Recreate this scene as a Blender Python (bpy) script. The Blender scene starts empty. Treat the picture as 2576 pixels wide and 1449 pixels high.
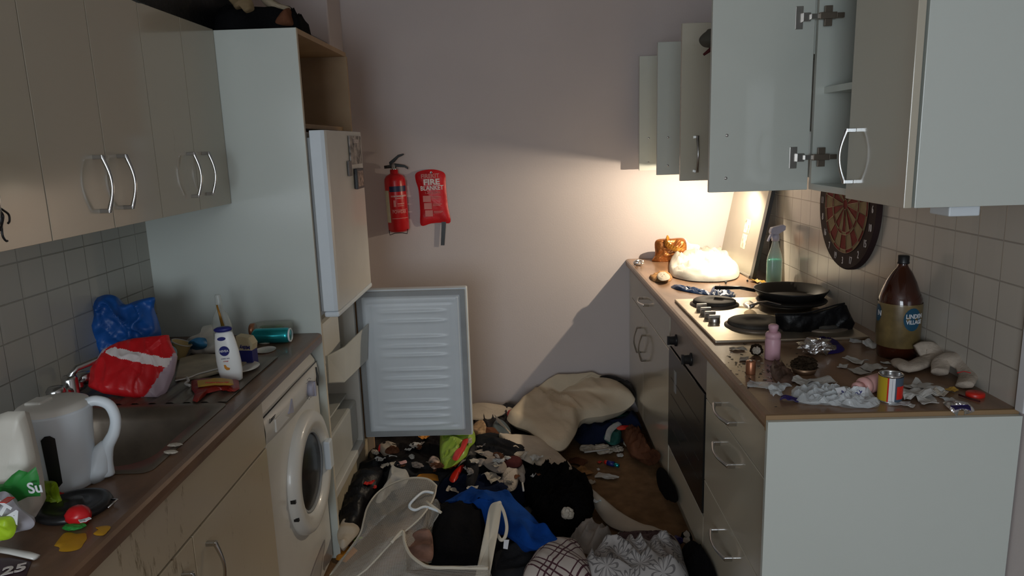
import bpy, math, random
from mathutils import Vector, Matrix, noise
random.seed(7)
C = bpy.context.scene
# ---------------- camera, world, big lights, exposure ----------------
W, H = 2576, 1449
YAW, PITCH, ROLL, FPX, CZ = -0.0185, -0.1974, -0.0317, 1826.94, 1.5707
def cam_basis():
    cy, sy, cp, sp = math.cos(YAW), math.sin(YAW), math.cos(PITCH), math.sin(PITCH)
    d = Vector((sy*cp, cy*cp, sp)); r = Vector((cy, -sy, 0)); u = r.cross(d)
    cr, sr = math.cos(ROLL), math.sin(ROLL)
    return r*cr + u*sr, u*cr - r*sr, d
CR, CU, CD = cam_basis()
cam = bpy.data.cameras.new('camera'); co = bpy.data.objects.new('camera', cam)
C.collection.objects.link(co); C.camera = co
cam.sensor_width = 36; cam.lens = FPX/W*36; cam.clip_start = .02
co.matrix_world = Matrix(((CR.x, CU.x, -CD.x, 0), (CR.y, CU.y, -CD.y, 0), (CR.z, CU.z, -CD.z, CZ), (0, 0, 0, 1)))
w = bpy.data.worlds.new('world'); C.world = w; w.use_nodes = True
w.node_tree.nodes['Background'].inputs[0].default_value = (.62, .78, 1, 1)
w.node_tree.nodes['Background'].inputs[1].default_value = .6
def area(name, loc, target, sx, sy, power, col):
    l = bpy.data.lights.new(name, 'AREA'); l.shape = 'RECTANGLE'; l.size = sx; l.size_y = sy
    l.energy = power; l.color = col
    o = bpy.data.objects.new(name, l); C.collection.objects.link(o); o.location = loc
    o.rotation_euler = (Vector(target)-Vector(loc)).to_track_quat('-Z', 'Y').to_euler()
    return o
# daylight entering by the window in the wall behind the camera
area('window_daylight', (-.55, -2.45, 1.45), (.0, 2, 1.15), 1.25, 1.2, 40, (.85, .935, 1))
V = C.view_settings
V.view_transform = 'Standard'; V.look = 'None'; V.gamma = 1; V.use_curve_mapping = False; V.exposure = 0.22

def G(px, py, ax, val):
    """point of the place seen at a photo pixel, on the plane ax = val"""
    v = CD + CR*((px-W/2)/FPX) - CU*((py-H/2)/FPX)
    o = Vector((0, 0, CZ)); i = 'xyz'.index(ax)
    return o + v*((val-o[i])/v[i])
def PZ(pts, z=None): return [G(p[0], p[1], 'z', p[2] if len(p) > 2 else z) for p in pts]
def PY(pts, y=None): return [G(p[0], p[1], 'y', p[2] if len(p) > 2 else y) for p in pts]

# ---------------- materials ----------------
def new_mat(name):
    m = bpy.data.materials.new(name); m.use_nodes = True
    return m, m.node_tree.nodes, m.node_tree.links, m.node_tree.nodes['Principled BSDF']
def objc(n, l, scale=(1, 1, 1)):
    t = n.new('ShaderNodeTexCoord'); mp = n.new('ShaderNodeMapping'); mp.inputs['Scale'].default_value = scale
    l.new(t.outputs['Object'], mp.inputs['Vector']); return mp.outputs[0]
def mat(name, col, rough=.5, metal=0, var=.08, vs=8, bump=0, bs=40, trans=0, alpha=1, coat=0, stretch=(1, 1, 1), col2=None, thr=None, ior=1.45, sss=0):
    m, n, l, b = new_mat(name)
    b.inputs['Roughness'].default_value = rough; b.inputs['Metallic'].default_value = metal
    b.inputs['Transmission Weight'].default_value = trans; b.inputs['Alpha'].default_value = alpha
    b.inputs['Coat Weight'].default_value = coat; b.inputs['IOR'].default_value = ior
    b.inputs['Coat Roughness'].default_value = .08
    b.inputs['Specular IOR Level'].default_value = .08 if rough > .84 else (.3 if name.startswith('black_bin') else .5)
    vec = objc(n, l, stretch)
    nz = n.new('ShaderNodeTexNoise'); nz.inputs['Scale'].default_value = vs; nz.inputs['Detail'].default_value = 5
    l.new(vec, nz.inputs['Vector'])
    cr = n.new('ShaderNodeValToRGB'); e = cr.color_ramp.elements
    if col2 is None:
        e[0].color = tuple(max(0, c*(1-var)) for c in col)+(1,); e[1].color = tuple(min(1, c*(1+var)) for c in col)+(1,)
        e[0].position = .3; e[1].position = .7
    else:
        t = thr or (.55, .65)
        e[0].color = tuple(col)+(1,); e[1].color = tuple(col2)+(1,); e[0].position, e[1].position = t
    l.new(nz.outputs['Fac'], cr.inputs['Fac']); l.new(cr.outputs['Color'], b.inputs['Base Color'])
    if bump:
        n2 = n.new('ShaderNodeTexNoise'); n2.inputs['Scale'].default_value = bs; n2.inputs['Detail'].default_value = 4
        l.new(objc(n, l), n2.inputs['Vector'])
        bp = n.new('ShaderNodeBump'); bp.inputs['Strength'].default_value = bump; bp.inputs['Distance'].default_value = .01
        l.new(n2.outputs['Fac'], bp.inputs['Height']); l.new(bp.outputs[0], b.inputs['Normal'])
    return m
def math_node(n, l, op, a, b=None, c=None):
    q = n.new('ShaderNodeMath'); q.operation = op
    for i, v in enumerate((a, b, c)):
        if v is None: continue
        if isinstance(v, (int, float)): q.inputs[i].default_value = v
        else: l.new(v, q.inputs[i])
    return q.outputs[0]
def mixc(n, l, fac, a, b):
    q = n.new('ShaderNodeMix'); q.data_type = 'RGBA'
    if isinstance(fac, (int, float)): q.inputs['Factor'].default_value = fac
    else: l.new(fac, q.inputs['Factor'])
    for s, v in (('A', a), ('B', b)):
        i = q.inputs[6 if s == 'A' else 7]
        if isinstance(v, tuple): i.default_value = v+(1,) if len(v) == 3 else v
        else: l.new(v, i)
    return q.outputs[2]
def tile_mat(name, y0, col, grout):
    m, n, l, b = new_mat(name)
    t = n.new('ShaderNodeTexCoord'); s = n.new('ShaderNodeSeparateXYZ'); l.new(t.outputs['Object'], s.inputs[0])
    masks = []
    nz = n.new('ShaderNodeTexNoise'); nz.inputs['Scale'].default_value = 3; l.new(t.outputs['Object'], nz.inputs['Vector'])
    for k, off in (('Y', y0), ('Z', 0.0)):
        a = math_node(n, l, 'ADD', s.outputs[k], 10-off)
        f = math_node(n, l, 'MODULO', a, .1)
        d = math_node(n, l, 'ABSOLUTE', math_node(n, l, 'SUBTRACT', math_node(n, l, 'PINGPONG', f, .05), 0))
        w_ = math_node(n, l, 'MULTIPLY', nz.outputs['Fac'], .0032)
        mr = n.new('ShaderNodeMapRange'); mr.inputs['From Min'].default_value = .0012; mr.inputs['From Max'].default_value = .0022
        mr.inputs['To Min'].default_value = 1; mr.inputs['To Max'].default_value = 0
        l.new(d, mr.inputs['Value']); masks.append(mr.outputs[0])
    g = math_node(n, l, 'MAXIMUM', masks[0], masks[1])
    fl = n.new('ShaderNodeVectorMath'); fl.operation = 'SNAP'; fl.inputs[1].default_value = (.5, .1, .1)
    l.new(t.outputs['Object'], fl.inputs[0]); wn = n.new('ShaderNodeTexWhiteNoise'); l.new(fl.outputs[0], wn.inputs['Vector'])
    base = mixc(n, l, wn.outputs['Value'], tuple(c*.93 for c in col), col)
    d2 = n.new('ShaderNodeTexNoise'); d2.inputs['Scale'].default_value = 2.2; d2.inputs['Detail'].default_value = 6; l.new(t.outputs['Object'], d2.inputs['Vector'])
    gm = math_node(n, l, 'MULTIPLY', g, math_node(n, l, 'MULTIPLY_ADD', d2.outputs['Fac'], 1.6, -.1))
    gm2 = n.new('ShaderNodeClamp'); l.new(gm, gm2.inputs[0])
    l.new(mixc(n, l, gm2.outputs[0], base, grout), b.inputs['Base Color'])
    b.inputs['Roughness'].default_value = .22
    bp = n.new('ShaderNodeBump'); bp.inputs['Strength'].default_value = .5; bp.inputs['Distance'].default_value = .002
    l.new(math_node(n, l, 'SUBTRACT', 1, g), bp.inputs['Height']); l.new(bp.outputs[0], b.inputs['Normal'])
    return m
def lattice_mat(name, ca, cb, sc, kind):
    m, n, l, b = new_mat(name)
    t = n.new('ShaderNodeTexCoord'); mp = n.new('ShaderNodeMapping'); mp.inputs['Rotation'].default_value = (0, 0, .6); mp.inputs['Scale'].default_value = (sc, sc, sc)
    l.new(t.outputs['Object'], mp.inputs['Vector']); s = n.new('ShaderNodeSeparateXYZ'); l.new(mp.outputs[0], s.inputs[0])
    x, y = s.outputs['X'], s.outputs['Y']
    if kind == 'lattice':
        def line(v, wd, per=1.0):
            return math_node(n, l, 'LESS_THAN', math_node(n, l, 'PINGPONG', v, per/2), wd)
        a = math_node(n, l, 'MAXIMUM', line(x, .035), line(y, .035))
        x2 = math_node(n, l, 'ADD', x, .22); y2 = math_node(n, l, 'ADD', y, .22)
        a = math_node(n, l, 'MAXIMUM', a, math_node(n, l, 'MAXIMUM', line(x2, .025), line(y2, .025)))
        x3 = math_node(n, l, 'ADD', x, -.22); y3 = math_node(n, l, 'ADD', y, -.22)
        a = math_node(n, l, 'MAXIMUM', a, math_node(n, l, 'MAXIMUM', line(x3, .025), line(y3, .025)))
    else:
        cx = math_node(n, l, 'SUBTRACT', math_node(n, l, 'FRACT', x), .5); cy = math_node(n, l, 'SUBTRACT', math_node(n, l, 'FRACT', y), .5)
        an = math_node(n, l, 'ARCTAN2', cy, cx)
        r = math_node(n, l, 'SQRT', math_node(n, l, 'ADD', math_node(n, l, 'MULTIPLY', cx, cx), math_node(n, l, 'MULTIPLY', cy, cy)))
        pet = math_node(n, l, 'ABSOLUTE', math_node(n, l, 'COSINE', math_node(n, l, 'MULTIPLY', an, 4)))
        a1 = math_node(n, l, 'ABSOLUTE', math_node(n, l, 'SUBTRACT', r, math_node(n, l, 'MULTIPLY', pet, .46)))
        a = math_node(n, l, 'LESS_THAN', a1, .05)
        a2 = math_node(n, l, 'LESS_THAN', pet, .22)
        a = math_node(n, l, 'MAXIMUM', a, a2)
    l.new(mixc(n, l, a, ca, cb), b.inputs['Base Color']); b.inputs['Roughness'].default_value = .85
    return m
def inpoly(x, y, poly):
    r = False; n = len(poly)
    for i in range(n):
        x1, y1 = poly[i]; x2, y2 = poly[i-1]
        if (y1 > y) != (y2 > y) and x < (x2-x1)*(y-y1)/(y2-y1)+x1: r = not r
    return r
def net_mat(name, col):
    m, n, l, b = new_mat(name)
    t = n.new('ShaderNodeTexCoord'); s = n.new('ShaderNodeSeparateXYZ'); l.new(t.outputs['UV'], s.inputs[0])
    hs = []
    for k in 'XY':
        v = math_node(n, l, 'PINGPONG', s.outputs[k], .5)
        hs.append(math_node(n, l, 'LESS_THAN', v, .13))
    g = math_node(n, l, 'MAXIMUM', hs[0], hs[1])
    al = math_node(n, l, 'MULTIPLY_ADD', g, .75, .17)
    l.new(al, b.inputs['Alpha']); b.inputs['Base Color'].default_value = col+(1,); b.inputs['Roughness'].default_value = .6
    return m
def speck_mat(name, col, dirt, rough, amt, stretch, coat=.3):
    """painted board with streaky grime"""
    m, n, l, b = new_mat(name)
    v = objc(n, l, stretch); nz = n.new('ShaderNodeTexNoise'); nz.inputs['Scale'].default_value = 22; nz.inputs['Detail'].default_value = 8; nz.inputs['Roughness'].default_value = .7
    l.new(v, nz.inputs['Vector'])
    big = n.new('ShaderNodeTexNoise'); big.inputs['Scale'].default_value = 3; l.new(objc(n, l), big.inputs['Vector'])
    f = math_node(n, l, 'MULTIPLY', nz.outputs['Fac'], math_node(n, l, 'ADD', big.outputs['Fac'], .5))
    mr = n.new('ShaderNodeMapRange'); mr.inputs['From Min'].default_value = amt; mr.inputs['From Max'].default_value = amt+.1
    l.new(f, mr.inputs['Value'])
    l.new(mixc(n, l, mr.outputs[0], col, dirt), b.inputs['Base Color'])
    b.inputs['Roughness'].default_value = rough; b.inputs['Coat Weight'].default_value = coat; b.inputs['Coat Roughness'].default_value = .1
    return m
M = {}
M['paint'] = mat('wall_paint', (.60, .54, .53), .75, var=.03, vs=2, bump=.05, bs=120)
M['ceiling'] = mat('ceiling_paint', (.7, .68, .65), .8)
M['floor'] = mat('brown_carpet', (.21, .125, .065), .95, var=.25, vs=14, bump=.3, bs=300)
M['tile_r'] = tile_mat('tiles_right', .070, (.54, .51, .45), (.24, .21, .18))
M['tile_l'] = tile_mat('tiles_left', .089, (.50, .50, .45), (.17, .16, .12))
M['trimw'] = mat('white_trim', (.7, .72, .75), .4)
M['door'] = speck_mat('cream_gloss_door', (.52, .485, .39), (.40, .35, .26), .14, .74, (1, 1, .4))
M['door_dirty'] = speck_mat('grimy_cream_door', (.56, .48, .34), (.24, .18, .10), .3, .60, (2.2, 2.2, .5))
M['carcass'] = mat('white_carcass_board', (.58, .62, .57), .35, var=.03, vs=4, coat=.2)
M['endpanel'] = speck_mat('white_gloss_panel', (.60, .65, .61), (.45, .42, .36), .22, .80, (1, 1, .15))
M['inside_wood'] = mat('tan_board_inside', (.42, .29, .17), .6, var=.1)
M['inner_dark'] = mat('dark_inside', (.3, .27, .23), .7)
M['worktop'] = mat('brown_worktop', (.17, .095, .055), .33, var=.35, vs=14, coat=.15, stretch=(1, .35, 1), bump=.03, bs=60)
M['worktop_r'] = mat('brown_worktop_right', (.25, .15, .09), .30, var=.3, vs=12, coat=.2, stretch=(1, .35, 1), bump=.05, bs=60)
M['steel'] = mat('brushed_steel', (.58, .56, .53), .32, metal=1, var=.12, vs=20, stretch=(1, .15, 1))
M['hobsteel'] = mat('worn_hob_steel', (.62, .55, .43), .36, metal=.9, var=.2, vs=9)
M['darksteel'] = mat('dull_sink_steel', (.20, .165, .13), .42, metal=.6, var=.25, vs=10)
M['chrome'] = mat('satin_chrome', (.55, .56, .56), .18, metal=1, var=.05)
M['cast'] = mat('cast_iron_plate', (.05, .045, .038), .7, metal=.1, var=.4, vs=30)
M['black'] = mat('black_plastic', (.012, .012, .013), .35, var=.2)
M['blackmat'] = mat('black_nonstick', (.02, .018, .017), .45, var=.3)
M['ovenglass'] = mat('oven_glass', (.008, .008, .008), .3, var=.1, coat=.1)
M['ovenpanel'] = mat('oven_panel_steel', (.30, .27, .25), .4, metal=.7, var=.1)
M['white'] = mat('white_enamel', (.70, .69, .64), .3, var=.04, coat=.2)
M['whiteblue'] = mat('white_plastic', (.72, .79, .84), .35, var=.03)
M['gasket'] = mat('grey_rubber', (.33, .35, .36), .6)
M['red'] = mat('red_gloss', (.50, .008, .012), .3, var=.1)
M['redcloth'] = mat('red_pvc', (.60, .01, .015), .38, var=.1, bump=.2, bs=30)
M['print_white'] = mat('white_print', (.75, .68, .66), .6)
M['print_pink'] = mat('faded_pink_print', (.62, .22, .20), .6)
M['print_blue'] = mat('navy_print', (.015, .02, .16), .4)
M['navyprint2'] = mat('dark_blue_print', (.01, .015, .06), .4)
M['paper'] = mat('white_paper', (.50, .49, .46), .8, var=.08, vs=20, bump=.3, bs=40)
M['tissue'] = mat('soft_tissue', (.46, .41, .34), .9, var=.1, bump=.3, bs=50)
M['foil'] = mat('aluminium_foil', (.72, .72, .72), .25, metal=1, var=.15, vs=30, bump=.5, bs=60)
M['clearfilm'] = mat('clear_film', (.75, .8, .82), .2, var=.1, alpha=.45, bump=.4, bs=50)
M['whitebag'] = mat('thin_white_plastic', (.62, .60, .53), .45, var=.05, bump=.2, bs=20, alpha=.93)
M['bluebag'] = mat('thin_blue_plastic', (.008, .09, .36), .45, var=.3, vs=6, bump=.25, bs=22, alpha=.94)
M['blackbag'] = mat('black_bin_liner', (.005, .005, .006), .42, var=.2, bump=.5, bs=25)
M['pillow'] = mat('stained_pillow_cotton', (.60, .51, .38), .9, var=.12, vs=5, bump=.15, bs=40)
M['cloth_white'] = mat('cream_cotton', (.55, .48, .39), .95, var=.12, vs=6, bump=.2, bs=80)
M['cloth_grey'] = mat('grey_cotton', (.30, .26, .23), .95, var=.15, vs=8, bump=.2, bs=80)
M['cloth_black'] = mat('black_fabric', (.006, .006, .007), .95, var=.3, bump=.5, bs=60)
M['cloth_navy'] = mat('navy_fabric', (.008, .013, .035), .9, var=.3, bump=.4, bs=50)
M['cloth_char'] = mat('charcoal_fabric', (.02, .02, .022), .9, var=.3, bump=.4, bs=50)
M['cloth_blue'] = mat('royal_blue_fleece', (.006, .05, .25), .9, var=.2, bump=.4, bs=60)
M['cloth_brown'] = mat('brown_fabric', (.13, .055, .03), .9, var=.35, bump=.4, bs=40)
M['cloth_maroon'] = mat('maroon_fabric', (.07, .02, .02), .9, var=.3, bump=.4, bs=40)
M['cloth_teal'] = mat('teal_fabric', (.005, .07, .06), .8, var=.4, bump=.4, bs=40)
M['terry'] = mat('white_terry_towel', (.48, .43, .38), .95, var=.15, vs=9, bump=.6, bs=180)
M['fur'] = mat('black_fluffy_pile', (.004, .004, .004), .95, bump=1, bs=90)
M['lattice'] = lattice_mat('purple_lattice_print', (.50, .44, .40), (.07, .02, .03), 11, 'lattice')
M['floral'] = lattice_mat('grey_petal_print', (.38, .36, .35), (.15, .14, .14), 12, 'petal')
M['floral2'] = lattice_mat('mauve_leaf_print', (.07, .035, .04), (.16, .10, .10), 40, 'petal')
M['net'] = net_mat('white_netting', (.55, .52, .46))
M['piping'] = mat('white_piping', (.62, .57, .47), .8)
M['limebag'] = mat('lime_plastic', (.30, .45, .05), .35, var=.2, bump=.3, bs=25)
M['redplastic'] = mat('red_plastic', (.60, .02, .01), .35)
M['orange'] = mat('orange_card', (.62, .24, .02), .6)
M['yellowgold'] = mat('gold_wrapper', (.50, .30, .05), .5)
M['egg'] = mat('dried_yolk', (.50, .26, .01), .5, var=.2)
M['green'] = mat('green_print', (.02, .22, .035), .5)
M['lime'] = mat('lime_leaf_plastic', (.35, .55, .02), .45, var=.3)
M['pink'] = mat('pink_plastic', (.62, .36, .42), .4, var=.04)
M['pinkl'] = mat('pale_pink_plastic', (.68, .38, .36), .4, var=.04)
M['copper'] = mat('copper_cell', (.40, .17, .09), .35, metal=.7)
M['brownglass'] = mat('brown_plastic_bottle', (.045, .010, .004), .12, var=.3, coat=.5)
M['label_gold'] = mat('cloudy_gold_label', (.15, .105, .04), .35, var=.35, vs=25, coat=.4)
M['label_teal'] = mat('teal_blue_label', (.01, .07, .13), .4)
M['spray_liquid'] = mat('turquoise_liquid', (.03, .48, .34), .2, var=.05)
M['clearplastic'] = mat('cloudy_clear_plastic', (.62, .66, .62), .2, var=.05, alpha=.42)
M['lilac'] = mat('lilac_plastic', (.42, .42, .52), .4)
M['turq'] = mat('turquoise_foil', (.02, .36, .40), .2, metal=.7, var=.15)
M['glass'] = mat('jar_glass', (.55, .6, .5), .06, alpha=.35, var=.03, coat=.5)
M['chocfoil'] = mat('bronze_foil_wrapper', (.36, .13, .035), .28, metal=.6, var=.5, vs=18, bump=.6, bs=30)
M['gold'] = mat('gold_ridged_foil', (.62, .30, .05), .4, metal=.5, var=.5, vs=60, stretch=(1, 1, .1))
M['bread'] = mat('brown_crust', (.30, .15, .05), .8, var=.4, vs=30)
M['bluewrap'] = mat('dark_blue_foil_wrapper', (.01, .05, .16), .3, var=.4, bump=.4, bs=40)
M['purple'] = mat('purple_wrapper', (.02, .01, .12), .5, var=.3)
M['tin_yellow'] = mat('yellow_tin_label', (.50, .36, .02), .4)
M['mustard_dark'] = mat('bristle_brown', (.03, .02, .012), .9)
M['sock'] = mat('grubby_white_sock', (.40, .34, .28), .95, var=.22, vs=18, bump=.3, bs=120)
M['dart_black'] = mat('dartboard_black', (.025, .010, .010), .8)
M['dart_red'] = mat('dartboard_red', (.22, .018, .015), .8, var=.2, vs=30)
M['dart_cream'] = mat('dartboard_cream', (.33, .24, .12), .8, var=.2, vs=30)
M['wire'] = mat('dartboard_wire', (.25, .16, .10), .4, metal=.8)
M['cardbrown'] = mat('cardboard', (.30, .20, .11), .85)
M['screen_mirror'] = mat('mirror_steel_sheet', (.38, .35, .29), .35, metal=.6, var=.08, vs=5)
M['pearl'] = mat('pearl_white_plastic', (.80, .82, .80), .35, var=.02)
M['darkred'] = mat('dark_red_wrapper', (.26, .018, .012), .4, var=.2)
M['shelfclear'] = mat('frosted_fridge_plastic', (.72, .72, .66), .3, var=.05, alpha=.7)
M['lampglow'] = None
m_, n_, l_, b_ = new_mat('lamp_diffuser'); b_.inputs['Emission Color'].default_value = (1, .82, .5, 1); b_.inputs['Emission Strength'].default_value = 6; M['lampglow'] = m_

# ---------------- mesh helpers ----------------
class MB:
    def __init__(s, xf=None): s.v = []; s.f = []; s.mi = []; s.uv = {}; s.xf = xf; s.smooth = []
    def add(s, vs, fs, mi=0, smooth=False, xf=None):
        o = len(s.v)
        for p in vs:
            p = Vector(p)
            if xf is not None: p = xf @ p
            if s.xf is not None: p = s.xf @ p
            s.v.append(p)
        for f in fs: s.f.append([i+o for i in f]); s.mi.append(mi); s.smooth.append(smooth)
        return s
    def box(s, x0, x1, y0, y1, z0, z1, mi=0, xf=None):
        x0, x1 = sorted((x0, x1)); y0, y1 = sorted((y0, y1)); z0, z1 = sorted((z0, z1))
        v = [(x, y, z) for z in (z0, z1) for x, y in ((x0, y0), (x1, y0), (x1, y1), (x0, y1))]
        return s.add(v, [(3, 2, 1, 0), (4, 5, 6, 7), (0, 1, 5, 4), (1, 2, 6, 5), (2, 3, 7, 6), (3, 0, 4, 7)], mi, False, xf)
    def prism(s, poly, axis, a, b, mi=0, xf=None, smooth=False):
        """poly: 2D points, extruded along axis between a and b"""
        def P(u, v, t): return {'x': (t, u, v), 'y': (u, t, v), 'z': (u, v, t)}[axis]
        n = len(poly); vs = [P(u, v, a) for u, v in poly]+[P(u, v, b) for u, v in poly]
        fs = [tuple(range(n))[::-1], tuple(range(n, 2*n))]+[(i, (i+1) % n, n+(i+1) % n, n+i) for i in range(n)]
        return s.add(vs, fs, mi, smooth, xf)
    def lathe(s, prof, c=(0, 0, 0), seg=32, mi=0, xf=None, sx=1, sy=1, smooth=True, cap=True):
        vs = []; fs = []
        for r, z in prof:
            for k in range(seg):
                a = 2*math.pi*k/seg; vs.append((c[0]+r*sx*math.cos(a), c[1]+r*sy*math.sin(a), c[2]+z))
        for j in range(len(prof)-1):
            for k in range(seg):
                k2 = (k+1) % seg; fs.append((j*seg+k, j*seg+k2, (j+1)*seg+k2, (j+1)*seg+k))
        if cap:
            fs.append(tuple(range(seg))[::-1]); fs.append(tuple((len(prof)-1)*seg+k for k in range(seg)))
        return s.add(vs, fs, mi, smooth, xf)
    def tube(s, pts, r, seg=8, mi=0, xf=None, flat=1.0, closed=False, cap=True):
        pts = [Vector(p) for p in pts]; n = len(pts); rs = r if isinstance(r, (list, tuple)) else [r]*n
        vs = []; fs = []; up = None
        for i, p in enumerate(pts):
            if closed: t = pts[(i+1) % n]-pts[i-1]
            else: t = pts[min(i+1, n-1)]-pts[max(i-1, 0)]
            t.normalize()
            if up is None:
                up = Vector((0, 0, 1)) if abs(t.z) < .9 else Vector((1, 0, 0))
            side = t.cross(up)
            if side.length < 1e-4: side = t.orthogonal()
            side.normalize(); up = side.cross(t).normalized()
            for k in range(seg):
                a = 2*math.pi*k/seg; vs.append(p+side*math.cos(a)*rs[i]+up*math.sin(a)*rs[i]*flat)
        for i in range(n if closed else n-1):
            j = (i+1) % n
            for k in range(seg):
                k2 = (k+1) % seg; fs.append((i*seg+k, i*seg+k2, j*seg+k2, j*seg+k))
        if not closed and cap:
            fs.append(tuple(range(seg))[::-1]); fs.append(tuple((n-1)*seg+k for k in range(seg)))
        return s.add(vs, fs, mi, True, xf)
    def build(s, name, mats, parent=None, bevel=0, smooth=None, seg=2):
        me = bpy.data.meshes.new(name); me.from_pydata([tuple(p) for p in s.v], [], s.f)
        if not isinstance(mats, (list, tuple)): mats = [mats]
        for m in mats: me.materials.append(m)
        for p, mi, sm in zip(me.polygons, s.mi, s.smooth):
            p.material_index = mi; p.use_smooth = sm if smooth is None else smooth
        me.validate(); me.update()
        o = bpy.data.objects.new(name, me); C.collection.objects.link(o)
        if bevel:
            b = o.modifiers.new('bevel', 'BEVEL'); b.width = bevel; b.segments = seg; b.limit_method = 'ANGLE'; b.angle_limit = .8
        return attach(o, parent)
def attach(o, parent):
    if parent is not None:
        o.parent = parent
        if parent.type == 'EMPTY': o.matrix_parent_inverse = Matrix.Translation(parent.location).inverted()
    return o
def root(name, loc, label, cat, group=None):
    o = bpy.data.objects.new(name, None); C.collection.objects.link(o); o.location = loc; o.empty_display_size = .05
    return tag(o, label, cat, group)
def tag(o, label, cat, group=None, kind=None):
    o['label'] = label; o['category'] = cat
    if group: o['group'] = group
    if kind: o['kind'] = kind
    return o
def struct(o): o['kind'] = 'structure'; return o
def catmull(pts, k=6, closed=True):
    n = len(pts); out = []
    rng = range(n) if closed else range(n-1)
    for i in rng:
        if closed: p0, p1, p2, p3 = pts[i-1], pts[i], pts[(i+1) % n], pts[(i+2) % n]
        else: p0, p1, p2, p3 = pts[max(i-1, 0)], pts[i], pts[i+1], pts[min(i+2, n-1)]
        for j in range(k):
            t = j/k
            out.append(.5*((2*p1)+(p2-p0)*t+(2*p0-5*p1+4*p2-p3)*t*t+(3*p1-p0-3*p2+p3)*t**3))
    if not closed: out.append(pts[-1].copy())
    return out
def nz(p, s, seed=0): return noise.noise(Vector(p)*s+Vector((seed*7.3, seed*3.1, seed*5.7)))
def ridge(p, s, seed=0): return 1-2*abs(nz(p, s, seed))
def puff(name, outline, mats, parent=None, n=(0, 0, 1), hf=.05, hb=0, fold=.015, fs=14, seed=1, rings=16, dense=6, flatness=.45, round_=True, jag=0, mifn=None, smooth=True, center=None, uvs=None, edge=.0):
    """soft body grown on a 3D outline: domed by hf towards n and hb away from it, with folds"""
    n = Vector(n).normalized(); pts = [Vector(p) for p in outline]
    ring = catmull(pts, dense) if round_ else [a.lerp(b, j/dense) for a, b in zip(pts, pts[1:]+pts[:1]) for j in range(dense)]
    if jag: ring = [p+Vector((nz(p, 40, seed), nz(p, 40, seed+1), 0))*jag for p in ring]
    c = Vector(center) if center is not None else sum(ring, Vector())/len(ring)
    K = len(ring); vs = []; fs_ = []; mb = MB(); fa = Vector((math.cos(seed*1.9), math.sin(seed*1.9), 0)); fb = Vector((-fa.y, fa.x, .4))
    def layer(h, sgn):
        base = len(vs)
        for j in range(rings+1):
            r = 1-j/rings
            for k in range(K):
                if j == rings and k > 0: break
                p = c+(ring[k]-c)*r
                prof = max(0, 1-r**2)**flatness
                q = Vector((p.dot(fa)*.45, p.dot(fb)*1.7, p.z*.8))
                f = ((ridge(q, fs, seed)**3)*.9+nz(q, fs*2.3, seed+4)*.45+nz(p, fs*.45, seed+9)*.7)*fold*min(1, (1-r)*5+edge)
                vs.append(p+n*sgn*(h*prof+f))
        idx = lambda j, k: base+(j*K+k % K if j < rings else rings*K)
        for j in range(rings):
            for k in range(K):
                q = (idx(j, k), idx(j, k+1), idx(j+1, k+1), idx(j+1, k)) if j < rings-1 else (idx(j, k), idx(j, k+1), idx(rings, 0))
                fs_.append(q if sgn > 0 else q[::-1])
    layer(hf, 1)
    if hb is not None: layer(hb, -1)
    mb.add(vs, fs_, 0, smooth)
    if mifn:
        for i, f in enumerate(mb.f): mb.mi[i] = mifn(sum((mb.v[q] for q in f), Vector())/len(f))
    o = mb.build(name, mats, parent)
    if uvs:
        uv = o.data.uv_layers.new(name='uv'); t1 = Vector((1, 0, 0)); t1 = (t1-n*t1.dot(n)).normalized(); t2 = n.cross(t1)
        for lp in o.data.loops:
            q = o.data.vertices[lp.vertex_index].co; uv.data[lp.index].uv = (q.dot(t1)*uvs, q.dot(t2)*uvs)
    return o
def scrap(name, c, size, mat_, parent=None, seed=0, n=7, h=.3, asp=.7, rot=None, tilt=.2, pts=5):
    """a crumpled sheet lying on something: c is its centre on that surface"""
    rnd = random.Random(seed); rot = rnd.uniform(0, 6.3) if rot is None else rot
    vs = []; fs = []
    rad = [rnd.uniform(.78, 1.05) for _ in range(9)]; cu = rnd.uniform(-.5, .9)
    for i in range(n):
        for j in range(n):
            u, v = i/(n-1)*2-1, j/(n-1)*2-1
            a = math.atan2(v, u)/(2*math.pi)*9 % 9; k = int(a); rr = rad[k % 9]*(1-(a-k))+rad[(k+1) % 9]*(a-k)
            vs.append([u*rr*size/2, v*rr*size*asp/2, 0])
    for p in vs:
        q = Vector(p)/size
        p[2] = cu*h*q.x*q.x*size*1.6+(abs(nz(q, 1.7, seed))*1.3+abs(nz(q, 4, seed+3))*.35)*h*size*.75
    mz = min(p[2] for p in vs)
    for p in vs: p[2] -= mz-.0015
    for i in range(n-1):
        for j in range(n-1): fs.append((i*n+j, (i+1)*n+j, (i+1)*n+j+1, i*n+j+1))
    xf = Matrix.Translation(Vector(c)) @ Matrix.Rotation(rot, 4, 'Z')
    mb = MB(); mb.add(vs, fs, 0, False, xf)
    o = mb.build(name, mat_, parent)
    sd = o.modifiers.new('thickness', 'SOLIDIFY'); sd.thickness = .0012; sd.offset = 1
    return o
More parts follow.
